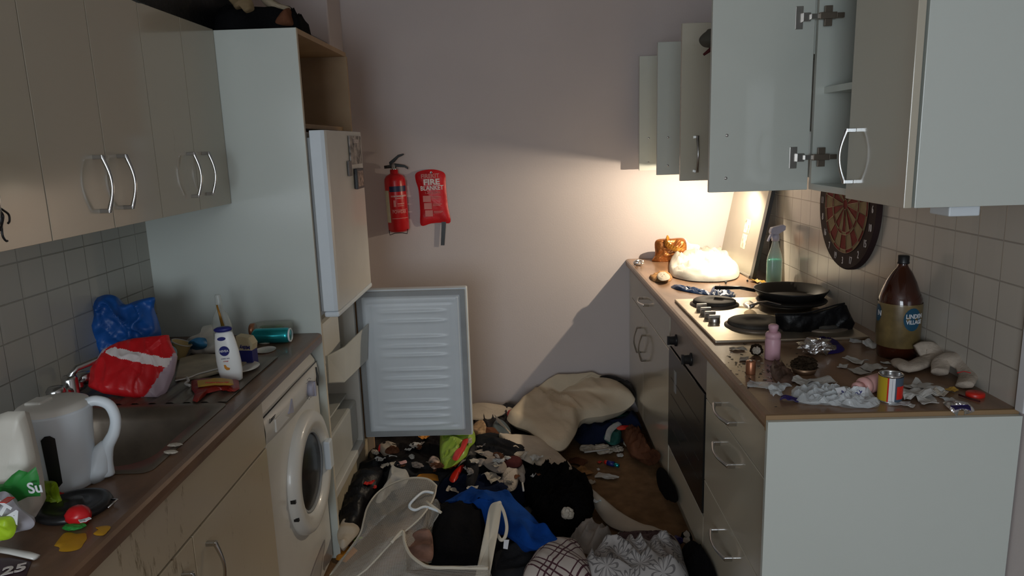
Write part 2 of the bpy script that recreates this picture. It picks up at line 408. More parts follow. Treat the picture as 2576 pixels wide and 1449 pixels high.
def ball(name, c, r, mat_, parent=None, seed=0, sc=(1, 1, 1), amp=.35, fq=2.2, sub=3, smooth=False, rotz=0):
    """crumpled lump whose underside rests at c.z"""
    import bmesh
    bm = bmesh.new(); bmesh.ops.create_icosphere(bm, subdivisions=sub, radius=1)
    vs = []
    R = Matrix.Rotation(rotz, 3, 'Z')
    for v in bm.verts:
        d = v.co.normalized(); k = 1+amp*(ridge(d, fq, seed)-.4)+amp*.5*nz(d, fq*2.5, seed+2)
        q = d*k; vs.append(R @ Vector((q.x*r*sc[0], q.y*r*sc[1], q.z*r*sc[2])))
    mz = min(v.z for v in vs)
    fs = [tuple(v.index for v in f.verts) for f in bm.faces]; bm.free()
    cut = .12*r*sc[2]
    vs = [Vector((c[0]+v.x, c[1]+v.y, c[2]+max(v.z-mz-cut, 0))) for v in vs]
    mb = MB(); mb.add(vs, fs, 0, smooth); return mb.build(name, mat_, parent)
def frame(o, right, up):
    r = Vector(right).normalized(); u = Vector(up); u = (u-r*u.dot(r)).normalized(); n = r.cross(u)
    return Matrix(((r.x, u.x, n.x, o[0]), (r.y, u.y, n.y, o[1]), (r.z, u.z, n.z, o[2]), (0, 0, 0, 1)))
def text(name, s, size, xf, mat_, parent, cyl=None, bold=0, sx=1, ext=.0004):
    cu = bpy.data.curves.new(name, 'FONT'); cu.body = s; cu.size = size; cu.align_x = 'CENTER'; cu.align_y = 'CENTER'; cu.extrude = ext; cu.offset = bold; cu.resolution_u = 3
    t = bpy.data.objects.new(name, cu); C.collection.objects.link(t)
    bpy.context.view_layer.update()
    me = bpy.data.meshes.new_from_object(t.evaluated_get(bpy.context.evaluated_depsgraph_get()))
    bpy.data.objects.remove(t)
    for v in me.vertices:
        p = v.co.copy(); p.x *= sx
        if cyl:   # cyl = (centre, radius, angle facing)
            c, r, a0 = cyl; a = a0+p.x/r
            v.co = (c[0]+(r+p.z)*math.cos(a), c[1]+(r+p.z)*math.sin(a), c[2]+p.y)
        else: v.co = xf @ p
    me.materials.clear(); me.materials.append(mat_)
    o = bpy.data.objects.new(name, me); C.collection.objects.link(o)
    return attach(o, parent)
def bow_handle(parent, a, b, out, mat_=None, bow=.026, name='handle'):
    """bar handle with two square feet and a bowed grip; a, b foot centres, out = outward direction"""
    a, b, out = Vector(a), Vector(b), Vector(out).normalized(); mb = MB(); d = (b-a).normalized()
    s = d.cross(out).normalized()
    for p in (a, b):
        xf = Matrix(((s.x, d.x, out.x, p.x), (s.y, d.y, out.y, p.y), (s.z, d.z, out.z, p.z), (0, 0, 0, 1)))
        mb.box(-.006, .006, -.005, .005, 0, .024, 0, xf)
    pts = []; rs = []
    for i in range(15):
        t = i/14; pts.append(a.lerp(b, t)+out*(.021+bow*.6*math.sin(math.pi*t))); rs.append(.0062-.0022*math.sin(math.pi*t))
    pts = [a-d*.004+out*.021]+pts+[b+d*.004+out*.021]; rs = [.006]+rs+[.006]
    mb.tube(pts, rs, 8)
    return mb.build(name, mat_ or M['chrome'], parent, bevel=.001)
# ---------------- room ----------------
XL, XR, YF = -1.35, 1.169, 4.042
YB = -2.6; ZC = 2.45
struct(MB().box(-2.2, 2.2, YB-.1, YF+.1, -.05, 0).build('floor', M['floor']))
struct(MB().box(-2.2, 2.2, YB-.1, YF+.1, ZC, ZC+.05).build('ceiling', M['ceiling']))
struct(MB().box(-2.2, 2.2, YF, YF+.1, 0, ZC).build('wall_back', M['paint']))
struct(MB().box(XL-.1, XL, YB, YF, 0, ZC).build('wall_left', M['paint']))
struct(MB().box(XR+.004, XR+.1, YB, YF, 0, ZC).build('wall_right', M['paint']))
struct(MB().box(XL, -.935, 3.77, YF, 0, ZC).build('wall_boxing', M['paint'], bevel=.008))
mb = MB(); y = YB
mb.box(XL, -1.2, y-.1, y, 0, ZC).box(.1, XR, y-.1, y, 0, ZC).box(-1.2, .1, y-.1, y, 0, .85).box(-1.2, .1, y-.1, y, 2.1, ZC)
struct(mb.build('wall_front', M['paint']))
wn = struct(MB().box(-1.2, -1.15, y-.07, y-.02, .85, 2.1).box(.05, .1, y-.07, y-.02, .85, 2.1).box(-1.15, .05, y-.07, y-.02, .85, .9).box(-1.15, .05, y-.07, y-.02, 2.05, 2.1).box(-.57, -.53, y-.07, y-.02, .9, 2.05).build('window_1', M['trimw']))
struct(MB().box(XR-.002, XR+.006, 1.655, YF, .905, 1.45).build('trim_1', M['tile_r']))
struct(MB().box(XL-.002, XL+.003, .2, 2.57, .905, 1.45).build('trim_2', M['tile_l']))
struct(MB().box(XR-.012, XR+.01, 1.625, 1.655, .91, 1.40).build('trim_3', M['trimw'], bevel=.002))

# ---------------- right base run ----------------
FX = .589        # face of the doors on the right
t = root('worktop', (.87, 2.84, .87), 'brown laminate worktop under the hob with white end edge towards the camera', 'worktop')
prof = [(.569+.012, .87), (.571, .874), (.569, .885), (.569, .900), (.573, .907), (.583, .91), (XR, .91), (XR, .87)]
MB().prism(prof, 'y', 1.6625, YF-.001).build('top', M['worktop_r'], t)
MB().box(.569, XR, 1.655, 1.662, .871, .9098).build('end_strip', M['cardbrown'], t)
t = root('end_panel', (.87, 1.65, 0), 'large glossy white end panel closing the right hand base units', 'panel')
MB().box(.569, XR, 1.640, 1.6545, 0, .899).build('panel', M['endpanel'], t, bevel=.001)

def carcass(mb, x0, x1, y0, y1, z0, z1, open_side, th=.016):
    """open box carcass"""
    mb.box(x0, x1, y0, y0+th, z0, z1).box(x0, x1, y1-th, y1, z0, z1)
    mb.box(x0, x1, y0+th, y1-th, z0, z0+th).box(x0, x1, y0+th, y1-th, z1-th, z1)
    if open_side == '-x': mb.box(x1-.006, x1, y0+th, y1-th, z0+th, z1-th)
    else: mb.box(x0, x0+.006, y0+th, y1-th, z0+th, z1-th)
    return mb
g = .0015
t = root('drawer_cabinet', (.87, 1.98, 0), 'cream gloss three drawer base unit beside the white end panel', 'cabinet')
carcass(MB(), FX+.019, XR-.002, 1.6565, 2.298, .14, .868, '-x').build('body', M['carcass'], t)
MB().box(FX+.05, FX+.065, 1.66, 2.30, 0, .14).build('plinth', M['door'], t)
for z0, z1, zh in ((.722, .866, .768), (.432, .719, .640), (.142, .429, .345)):
    d = MB().box(FX, FX+.018, 1.6575+g, 2.298-g, z0, z1).build('drawer', M['door'], t, bevel=.0015)
    bow_handle(d, (FX, 1.955, zh), (FX, 2.115, zh), (-1, 0, 0))
# oven
t = root('built_in_oven', (.87, 2.6, 0), 'black glass built in oven with steel control strip below the hob', 'oven')
MB().box(FX+.02, XR-.03, 2.305, 2.895, .29, .866).build('oven_body', M['black'], t)
MB().box(FX+.002, FX+.02, 2.303, 2.895, .735, .864).build('control_panel', M['ovenpanel'], t, bevel=.001)
dr = MB().box(FX-.004, FX+.02, 2.305, 2.893, .30, .730).build('oven_door', M['ovenglass'], t, bevel=.002)
mb = MB()
for z in (.40, .47, .54, .61):
    mb.box(FX-.0052, FX-.004, 2.36, 2.84, z, z+.0022)
mb.build('rack_line', M['blackmat'], dr)
MB().box(FX-.0052, FX-.0042, 2.745, 2.782, .575, .665).build('energy_sticker', M['tile_l'] and M['gasket'], dr)
for y in (2.525, 2.782):
    k = MB(Matrix.Translation((FX+.002, y, .785)) @ Matrix.Rotation(-math.pi/2, 4, 'Y'))
    k.lathe([(.024, 0), (.024, .006), (.018, .008), (.017, .026), (.014, .028)], seg=24); k.box(-.017, .017, -.005, .005, .026, .036)
    k.build('knob', M['black'], t)
MB().box(FX+.001, FX+.018, 2.303, 2.895, .142, .288).build('filler_panel', M['door'], t, bevel=.001)
MB().box(FX+.05, FX+.065, 2.30, 2.90, 0, .14).build('plinth', M['door'], t)
t = root('double_base_cabinet', (.87, 3.45, 0), 'cream gloss double base unit with one drawer over two doors at the back wall', 'cabinet')
carcass(MB(), FX+.019, XR-.002, 2.90, 4.04, .14, .868, '-x').build('body', M['carcass'], t)
MB().box(FX+.05, FX+.065, 2.90, 4.04, 0, .14).build('plinth', M['door'], t)
d = MB().box(FX, FX+.018, 2.902+g, 3.95, .712, .866).build('drawer', M['door'], t, bevel=.0015)
bow_handle(d, (FX, 3.41, .785), (FX, 3.57, .785), (-1, 0, 0))
for y0, y1, yh in ((2.902+g, 3.549, 3.475), (3.552, 3.95, 3.625)):
    d = MB().box(FX, FX+.018, y0, y1, .142, .708).build('door', M['door'], t, bevel=.0015)
    bow_handle(d, (FX, yh, .49), (FX, yh, .62), (-1, 0, 0))
MB().box(FX+.002, FX+.018, 3.952, 4.04, .142, .866).build('filler_strip', M['door'], t)

# hob
t = root('electric_hob', (.84, 2.6, .91), 'worn steel four plate electric hob set in the right hand worktop', 'hob')
MB().box(.612, 1.11, 2.285, 2.925, .9101, .920).build('hob_plate', M['hobsteel'], t, bevel=.003)
for x, y, r in ((.745, 2.81, .082), (.80, 2.465, .095), (1.02, 2.80, .095), (1.01, 2.44, .082)):
    b = MB(); b.lathe([(r+.012, 0), (r+.012, .004), (r+.002, .009)], (x, y, .9195), 48, cap=False)
    pl = MB(); pl.lathe([(r, .004), (r, .017), (r-.006, .021), (.036, .021), (.032, .018)], (x, y, .9195), 48)
    q = pl.build('hotplate', M['cast'], t); b.build('trim_ring', M['darksteel'], q)
for i, (x, y) in enumerate(((.672, 2.715), (.672, 2.652), (.672, 2.589), (.672, 2.528))):
    k = MB(); k.lathe([(.020, 0), (.019, .016), (.017, .018)], (x, y, .920), 24); k.box(x-.019, x+.019, y-.006, y+.006, .936, .946)
    k.build('control_knob', M['steel'], t, bevel=.001)

# ---------------- right wall units ----------------
UX = .852; UZ0, UZ1 = 1.403, 1.99
def open_door(parent, y, handle=False, screws=True, x0=.62, hinge=False, side=-1, ang=0):
    """a door standing open at right angles, hinged at the carcass edge"""
    x1 = UX+.012
    xf = Matrix.Translation((x1, y, 0)) @ Matrix.Rotation(ang, 4, 'Z') @ Matrix.Translation((-x1, -y, 0))
    d = MB(xf).box(x0, x1, y, y+.018, UZ0, UZ1).build('open_door', M['carcass'] if screws else M['door'], parent, bevel=.0015)
    if handle:
        a = xf @ Vector((x0+.06, y, 1.44)); b = xf @ Vector((x0+.06, y, 1.57)); bow_handle(d, a, b, (0, -1, 0))
    if screws:
        for z in (1.445, 1.572):
            s = MB(xf @ Matrix.Translation((x0+.05, y, z)) @ Matrix.Rotation(math.pi/2, 4, 'X')); s.lathe([(.0045, 0), (.0045, .0012), (.002, .0014)], seg=12); s.build('screw', M['steel'], d)
        a = xf @ Vector((x0+.05, y+.018, 1.44)); b = xf @ Vector((x0+.05, y+.018, 1.57)); bow_handle(d, a, b, (0, 1, 0))
    if hinge:
        for z in (1.50, 1.90):
            m2 = MB(xf)
            m2.box(x1-.058, x1-.036, y-.003, y, z-.032, z+.032).box(x1-.040, x1-.018, y-.014, y, z-.012, z+.012).box(x1-.02, x1+.004, y-.022, y-.012, z-.007, z+.007)
            s = m2.build('hinge', M['steel'], d, bevel=.001)
            m3 = MB(); m3.box(x1+.002, x1+.05, y-.032, y-.017, z-.009, z+.009).box(x1+.018, x1+.04, y-.024, y-.0165, z-.028, z+.028).box(x1+.05, x1+.072, y-.03, y-.017, z-.007, z+.007)
            m3.build('hinge_arm', M['darksteel'], parent, bevel=.001)
    return d
t = root('wall_cabinet', (1.0, 1.93, UZ0), 'large glossy wall unit nearest the camera with one door shut and one wide open', 'wall cabinet', )
mb = MB()
mb.box(.874, XR-.006, 1.659, 1.675, UZ0, UZ1).box(.874, XR-.006, 2.232, 2.248, UZ0, UZ1).box(.874, XR-.006, 1.675, 2.232, UZ0, UZ0+.018).box(.874, XR-.006, 1.675, 2.232, UZ1-.018, UZ1).box(XR-.014, XR-.008, 1.675, 2.232, UZ0+.018, UZ1-.018)
mb.build('body', M['carcass'], t)
MB().box(.876, XR-.006, 1.640, 1.657, UZ0-.004, UZ1).build('side_panel', M['endpanel'], t, bevel=.001)
MB().box(.90, XR-.014, 1.676, 2.231, 1.685, 1.703).build('shelf', M['carcass'], t)
d = MB().box(UX, UX+.018, 1.641, 1.940, UZ0-.004, UZ1).build('door', M['door'], t, bevel=.0015)
bow_handle(d, (UX, 1.904, 1.445), (UX, 1.904, 1.575), (-1, 0, 0))
open_door(t, 2.232, hinge=True, x0=.567)
t = root('bridging_cabinet', (1.0, 2.56, 1.80), 'short white wall cabinet above the cooker hood behind the wide open door', 'wall cabinet')
carcass(MB(), .872, XR-.006, 2.252, 2.868, 1.80, UZ1, '-x').build('body', M['carcass'], t)
t = root('cooker_hood', (1.0, 2.56, UZ0), 'white cooker hood under the short cabinet above the hob', 'cooker hood')
MB().box(.80, XR-.006, 2.254, 2.866, 1.50, 1.578).build('canopy', M['white'], t, bevel=.01)
MB().box(.90, XR-.006, 2.40, 2.72, 1.578, 1.799).build('chimney', M['white'], t, bevel=.002)
MB().box(.86, XR-.03, 2.29, 2.83, 1.494, 1.4995).build('filter', M['steel'], t)
for i in range(3): MB().box(.798, .801, 2.30+i*.03, 2.32+i*.03, 1.53, 1.545).build('button', M['gasket'], t)
t = root('wall_cabinet', (1.0, 3.13, UZ0), 'middle wall unit with both doors swung open, a bow handle facing the camera', 'wall cabinet')
carcass(MB(), .872, XR-.006, 2.872, 3.416, UZ0, UZ1, '-x').build('body', M['carcass'], t)
MB().box(.89, XR-.014, 2.889, 3.399, 1.69, 1.706).build('shelf', M['carcass'], t)
open_door(t, 2.875, handle=True, screws=False, x0=.617)
open_door(t, 3.398, x0=.622)
t = root('wall_cabinet', (1.0, 3.7, UZ0), 'furthest wall unit in the corner, one door open against the back wall', 'wall cabinet')
carcass(MB(), .872, XR-.006, 3.42, 4.02, UZ0, UZ1, '-x').build('body', M['carcass'], t)
MB().box(.89, XR-.014, 3.437, 4.003, 1.69, 1.706).build('shelf', M['carcass'], t)
open_door(t, 3.935, x0=.626)
d = MB().box(UX, UX+.018, 3.425, 3.67, UZ0, UZ1).build('door', M['door'], t, bevel=.0015)
bow_handle(d, (UX, 3.63, 1.445), (UX, 3.63, 1.575), (-1, 0, 0))
t = root('junction_box', (1.0, 1.64, 1.385), 'small white plastic box under the near wall unit end panel', 'box')
MB().box(.965, 1.035, 1.66, 1.74, 1.375, 1.398).build('cover', M['whiteblue'], t, bevel=.003)
# lamp fixed under the far cabinet
LX, LY, LZ = .975, 3.50, 1.392
t = root('under_cabinet_light', (LX, LY, UZ0), 'small lit lamp fixed beneath the corner wall unit', 'light')
MB().box(LX-.045, LX+.045, LY-.045, LY+.045, 1.396, 1.4025).build('housing', M['white'], t)
k = MB(); k.lathe([(.028, 0), (.026, .003)], (LX, LY, 1.392), 24); k.build('lens', M['lampglow'], t)
l = bpy.data.lights.new('lamp', 'SPOT'); l.energy = 27; l.color = (1, .83, .62); l.shadow_soft_size = .007; l.spot_size = 3.05; l.spot_blend = .5
o = bpy.data.objects.new('lamp', l); C.collection.objects.link(o); o.location = (LX, LY, LZ-.005)
o.rotation_euler = Vector((-.28, .30, -.9)).to_track_quat('-Z', 'Y').to_euler()

# ---------------- left run ----------------
YT = 2.566
t = root('worktop', (-1.05, 1.6, .87), 'dark brown laminate worktop around the sink on the left', 'worktop')
prof = [(-.75-.012, .87), (-.752, .874), (-.75, .885), (-.75, .900), (-.754, .907), (-.764, .91), (-.82, .91), (-.82, .87)]
mb = MB(); mb.prism(prof, 'y', .5, YT-.001)
mb.box(-1.349, -.82, .5, 1.43, .87, .91).box(-1.349, -.82, 1.83, YT-.001, .87, .91).box(-1.349, -1.21, 1.43, 1.83, .87, .91)
mb.build('top', M['worktop'], t)
# sink
t = root('kitchen_sink', (-1.03, 1.85, .91), 'dull stainless steel inset sink with drainer in the left worktop', 'sink')
def rrect(x0, x1, y0, y1, r, k=5):
    out = []
    for cx, cy, a0 in ((x1-r, y1-r, 0), (x0+r, y1-r, 90), (x0+r, y0+r, 180), (x1-r, y0+r, 270)):
        for i in range(k+1):
            a = math.radians(a0+90*i/k); out.append((cx+r*math.cos(a), cy+r*math.sin(a)))
    return out
rings = [(rrect(-1.285, -.803, 1.415, 1.84, .025), .9115), (rrect(-1.28, -.808, 1.42, 1.835, .025), .914), (rrect(-1.205, -.838, 1.452, 1.80, .07), .911), (rrect(-1.195, -.848, 1.462, 1.79, .07), .88), (rrect(-1.18, -.86, 1.475, 1.775, .07), .76), (rrect(-1.14, -.90, 1.51, 1.74, .05), .75)]
vs = []; fs = []
for rg, z in rings: vs += [(x, y, z) for x, y in rg]
n = len(rings[0][0])
for j in range(len(rings)-1):
    for k in range(n): fs.append((j*n+k, (j+1)*n+k, (j+1)*n+(k+1) % n, j*n+(k+1) % n))
fs.append(tuple((len(rings)-1)*n+k for k in range(n))[::-1])
mb = MB(); mb.add([(x, y, z) for x, y, z in vs], fs, 0, True); mb.build('bowl', M['darksteel'], t)
k = MB(); k.lathe([(.035, 0), (.033, .003), (.02, .001)], (-1.02, 1.63, .7505), 24); k.build('waste', M['chrome'], t)
vs = []; fs = []; NX, NY = 70, 8
for i in range(NX+1):
    x = -1.28+(.472)*i/NX
    for j in range(NY+1):
        y = 1.84+.42*j/NY
        e = min(1, min(i, NX-i)/6)*min(1, min(j+2, NY-j)/2)
        vs.append((x, y, .914-.0025*e*(1 if math.sin(i*.9) > -.2 else -.6)))
for i in range(NX):
    for j in range(NY):
        a = i*(NY+1)+j; fs.append((a, a+NY+1, a+NY+2, a+1))
mb = MB(); mb.add(vs, fs, 0, True); mb.box(-1.28, -.808, 1.84, 2.26, .9102, .9108); o = mb.build('drainer', M['darksteel'], t)
t = root('mixer_tap', (-1.26, 1.9, .91), 'chrome mixer tap with long swivel spout behind the sink', 'tap')
mb = MB(); mb.lathe([(.03, 0), (.028, .012), (.02, .02), (.02, .06), (.016, .07)], (-1.25, 1.88, .915), 20); mb.build('tap_body', M['chrome'], t)
mb = MB(); mb.tube([(-1.25, 1.88, .98), (-1.24, 1.90, 1.0), (-1.16, 2.05, 1.02), (-1.10, 2.12, 1.02), (-1.09, 2.13, 1.0)], .009, 10); mb.build('spout', M['chrome'], t)
for dy in (-.05, .05):
    mb = MB(); mb.tube([(-1.25, 1.88+dy*.2, .945), (-1.25, 1.88+dy, .945)], .016, 12); mb.lathe([(.022, 0), (.024, .02), (.018, .03)], (-1.25, 1.88+dy*1.25, .945), 10); mb.build('tap_head', M['chrome'], t)

LF = -.770
t = root('sink_base_cabinet', (-1.05, 1.49, 0), 'grimy cream base unit beneath the sink with two bow handled doors', 'cabinet')
mb = MB(); mb.box(XL+.002, LF-.02, 1.0, 1.016, .14, .868).box(XL+.002, LF-.02, 1.966, 1.982, .14, .868).box(XL+.002, LF-.02, 1.016, 1.966, .14, .156).box(XL+.002, XL+.008, 1.016, 1.966, .156, .868)
mb.build('body', M['carcass'], t)
MB().box(LF-.018, LF, 1.0, 1.983, .7235, .866).build('false_front', M['door_dirty'], t, bevel=.0015)
for y0, y1, yh in ((1.0, 1.493, 1.43), (1.4965, 1.983, 1.555)):
    d = MB().box(LF-.018, LF, y0, y1, .142, .717).build('door', M['door_dirty'], t, bevel=.0015)
    bow_handle(d, (LF, yh, .535), (LF, yh, .665), (1, 0, 0))
MB().box(LF-.065, LF-.05, 1.0, 1.983, 0, .14).build('plinth', M['door_dirty'], t)
t = root('base_cabinet', (-1.05, .75, 0), 'cream base unit left of the sink cabinet at the photo edge', 'cabinet')
mb = MB(); mb.box(XL+.002, LF-.02, .5, .998, .14, .868); mb.build('body', M['carcass'], t)
d = MB().box(LF-.018, LF, .5, .997, .142, .866).build('door', M['door_dirty'], t, bevel=.0015)
bow_handle(d, (LF, .56, .535), (LF, .56, .665), (1, 0, 0))

# washing machine
WX = -.775
t = root('washing_machine', (-1.05, 2.275, 0), 'white front loading washing machine under the left worktop end', 'washing machine')
prof = [(XL+.02, .015), (WX, .015), (WX, .72), (WX, .725), (WX-.004, .815), (WX-.018, .838), (WX-.05, .848), (XL+.02, .848)]
MB().prism(prof, 'y', 1.990, 2.555).build('casing', M['white'], t, bevel=.008, seg=3)
mb = MB()
mb.tube([(WX+.0005, 1.995, .806), (WX+.004, 2.28, .812), (WX+.0005, 2.552, .806)], .0018, 6); mb.build('lid_seam', M['black'], t)
# bowed fascia
vs = []; fs = []; K = 24
for i in range(K+1):
    y = 1.992+.562*i/K; bulge = .012*math.sin(math.pi*i/K)
    for x, z in ((WX-.01, .720), (WX+bulge+.001, .722), (WX+bulge+.004, .76), (WX+bulge, .803), (WX-.01, .806)): vs.append((x, y, z))
for i in range(K):
    for j in range(4): a = i*5+j; fs.append((a, a+5, a+6, a+1))
mb = MB(); mb.add(vs, fs, 0, True); mb.build('control_panel', M['white'], t)
cx = WX; cy, cz = 2.34, .474
X90 = Matrix.Translation((WX, cy, cz)) @ Matrix.Rotation(math.pi/2, 4, 'Y')
k = MB(X90); k.lathe([(.212, -.005), (.212, .012), (.204, .026), (.186, .034), (.156, .030), (.138, .012), (.134, .0)], seg=64, cap=False)
dr = k.build('porthole_door', M['white'], t)
k = MB(X90); k.lathe([(.138, .006), (.12, .012), (.08, .016), (.03, .018), (.001, .018)], seg=48, cap=False); k.build('door_glass', M['ovenglass'], dr)
k = MB(X90); k.lathe([(.140, .010), (.140, .016), (.132, .016), (.132, .006)], seg=48, cap=False); k.build('glass_rim', M['gasket'], dr)
mb = MB(); mb.box(WX+.026, WX+.05, cy+.12, cy+.165, cz-.055, cz+.055); mb.build('door_handle', M['whiteblue'], dr, bevel=.006)
for z in (.468, .398):
    MB().box(WX+.008, WX+.024, cy-.214+(.474-z)**2*2.6, cy-.199+(.474-z)**2*2.6, z-.006, z+.006).build('hinge_cover', M['black'], dr)
k = MB(Matrix.Translation((WX+.012, 2.405, .752)) @ Matrix.Rotation(math.pi/2, 4, 'Y')); k.lathe([(.028, 0), (.027, .016), (.024, .020)], seg=28); k.box(-.026, .026, -.006, .006, .018, .024)
k.build('programme_dial', M['lilac'], t)
pts = [(2.578, .0), (2.540, .03), (2.548, .058), (2.566, .03)]
MB().prism([(2.515, .745), (2.532, .720), (2.545, .748), (2.528, .792)], 'x', WX+.002, WX+.008).build('display', M['black'], t)
MB().box(WX+.004, WX+.0125, 2.06, 2.2, .732, .775).build('detergent_drawer', M['white'], t, bevel=.003)
MB().prism([(2.165, .752), (2.215, .738), (2.21, .786)], 'x', WX+.011, WX+.017).build('drawer_grip', M['lilac'], t)
text('lettering', 'Luxomat', .020, frame((WX+.0068, 2.058, .783), (0, 1, 0), (0, 0, 1)), M['black'], t, bold=.0003)
mb = MB()
for i in range(14):
    a = i/14*2*math.pi; mb.box(WX+.0115, WX+.0135, 2.405+.041*math.cos(a)-.003, 2.405+.041*math.cos(a)+.003, .752+.036*math.sin(a)-.0008, .752+.036*math.sin(a)+.0008)
mb.build('dial_marks', M['gasket'], t)

# tall fridge housing
t = root('tall_fridge_housing', (-1.05, 2.9, 0), 'tall white gloss housing with open shelf around the fridge freezer', 'cabinet')
MB().box(XL+.001, -.75, 2.568, 2.584, 0, 1.975).build('side_panel', M['endpanel'], t, bevel=.001)
MB().box(XL+.001, -.745, 3.262, 3.28, .02, 1.957).build('side_panel', M['inside_wood'], t)
MB().box(XL+.001, -.75, 2.5845, 3.28, 1.957, 1.975).build('top_panel', M['inside_wood'], t)
MB().box(XL+.01, -.78, 2.5845, 3.2615, 1.645, 1.661).build('shelf', M['inside_wood'], t)
MB().box(XL+.001, XL+.007, 2.5845, 3.2615, 1.661, 1.957).build('back_panel', M['inside_wood'], t)
MB().box(-.751, -.7495, 2.568, 2.584, .02, 1.975).build('edging', M['piping'], t)
MB().box(-.80, -.775, 2.5845, 3.2615, .10, .205).build('drawer_front', M['door_dirty'], t, bevel=.001)
MB().box(-.80, -.775, 2.5845, 3.2615, 0.0, .09).build('plinth', M['door_dirty'], t)
# fridge freezer
FR = -.765
t = root('fridge_freezer', (-1.05, 2.92, .21), 'white built in fridge freezer with its lower door hanging wide open', 'fridge freezer')
y0, y1 = 2.600, 3.165
mb = MB(); mb.box(XL+.03, FR, y0, y0+.03, .215, 1.63).box(XL+.03, FR, y1-.03, y1, .215, 1.63).box(XL+.03, FR, y0+.03, y1-.03, .215, .25).box(XL+.03, FR, y0+.03, y1-.03, 1.60, 1.63).box(XL+.03, XL+.05, y0+.03, y1-.03, .25, 1.60).box(XL+.05, FR, y0+.03, y1-.03, .955, 1.0)
mb.build('cabinet_body', M['white'], t, bevel=.003)
mb = MB()
for z in (.47, .70): mb.box(XL+.07, FR-.06, y0+.032, y1-.032, z, z+.008)
mb.build('glass_shelf', M['shelfclear'], t)
MB().box(XL+.07, FR-.02, y0+.035, y1-.035, .26, .45).build('salad_drawer', M['shelfclear'], t, bevel=.01)
for z0_, z1_ in ((.72, .90),):
    MB().box(XL+.08, FR-.03, y0+.04, y0+.40, z0_, z1_).build('food_box', M['white'], t, bevel=.02)
# upper door, nearly shut
xf = Matrix.Translation((-.738, 3.165, 0)) @ Matrix.Rotation(math.radians(-.5), 4, 'Z') @ Matrix.Translation((.738, -3.165, 0))
ud = MB(xf); prof = [(-.735, 2.583), (-.695, 2.583), (-.683, 2.590), (-.679, 2.605), (-.677, 2.88), (-.679, 3.14), (-.687, 3.165), (-.735, 3.165)]
ud.prism(prof, 'z', .985, 1.635); ud = ud.build('upper_door', M['whiteblue'], t, bevel=.003)
ud.data.materials.append(M['white'])
for p in ud.data.polygons:
    if p.normal.x > .8: p.material_index = 1
xx = MB(xf); xx.box(-.735, -.679, 2.585, 3.163, .962, .984); xx.build('door_lip', M['whiteblue'], ud, bevel=.008)
MB(xf).box(-.748, -.7355, 2.592, 3.155, .985, 1.61).build('door_gasket', M['gasket'], ud)
# lower door, open 90 degrees
dy0, dy1 = 3.172, 3.222
ld = MB().box(-.762, -.262, dy0, dy1, .245, .945).build('lower_door', M['whiteblue'], t, bevel=.006)
MB().box(-.758, -.268, dy0-.010, dy0+.002, .252, .938).build('door_gasket', M['gasket'], ld, bevel=.004)
# moulded liner with ribs
vs = []; fs = []; NXX, NZZ = 40, 130
x0_, x1_, z0_, z1_ = -.735, -.292, .275, .915
ribs = [.845, .80, .728, .684, .642, .575, .533, .490, .425, .385, .350, .310]
for i in range(NXX+1):
    u = i/NXX; x = x0_+(x1_-x0_)*u
    for j in range(NZZ+1):
        v = j/NZZ; z = z0_+(z1_-z0_)*v
        e = min(1, min(u*(x1_-x0_), (1-u)*(x1_-x0_), v*(z1_-z0_), (1-v)*(z1_-z0_))/.010)
        d_ = .014*math.sin(e*math.pi/2)
        eu = min(u*(x1_-x0_), (1-u)*(x1_-x0_)); ev = min(v*(z1_-z0_), (1-v)*(z1_-z0_)); em = min(eu, ev)
        d_ -= .0035*math.exp(-((em-.032)/.004)**2)
        wv = 0 if (u < .16 or u > .86) else math.sin((u-.16)/.70*math.pi)**.5
        for rz in ribs: d_ += .008*wv*math.exp(-((z-rz)/.007)**2)
        vs.append((x, dy0-.008-d_, z))
for i in range(NXX):
    for j in range(NZZ):
        a = i*(NZZ+1)+j; fs.append((a, a+NZZ+1, a+NZZ+2, a+1))
mb = MB(); mb.add(vs, fs, 0, True); mb.build('door_liner', M['whiteblue'], ld)
# door bin hanging off the hinge side
b = [(-.76, 3.06), (-.70, 2.98), (-.60, 3.03), (-.63, 3.14)]
mb = MB()
P0 = PY([(845, 985), (885, 950), (928, 905), (925, 868)], 3.05)
fl = PZ([], 0)
def quadstrip(mb, a, b_):
    vs = list(a)+list(b_); n = len(a); mb.add(vs, [(i, i+1, n+i+1, n+i) for i in range(n-1)], 0, False)
top = [G(822, 895, 'y', 2.75), G(866, 872, 'y', 2.85), G(924, 815, 'y', 3.13)]
bot = [G(826, 962, 'y', 2.75), G(866, 960, 'y', 2.85), G(922, 905, 'y', 3.13)]
quadstrip(mb, top, bot)
top2 = [top[0]+Vector((-.10, .02, 0)), top[0]]; bot2 = [bot[0]+Vector((-.09, .02, 0)), bot[0]]; quadstrip(mb, top2, bot2)
mb.add([bot[0], bot[1], bot[2], bot[2]+Vector((-.08, 0, 0)), bot2[0]], [(0, 1, 2, 3, 4)])
o = mb.build('shelf_bin', M['shelfclear'], t); s = o.modifiers.new('th', 'SOLIDIFY'); s.thickness = .004
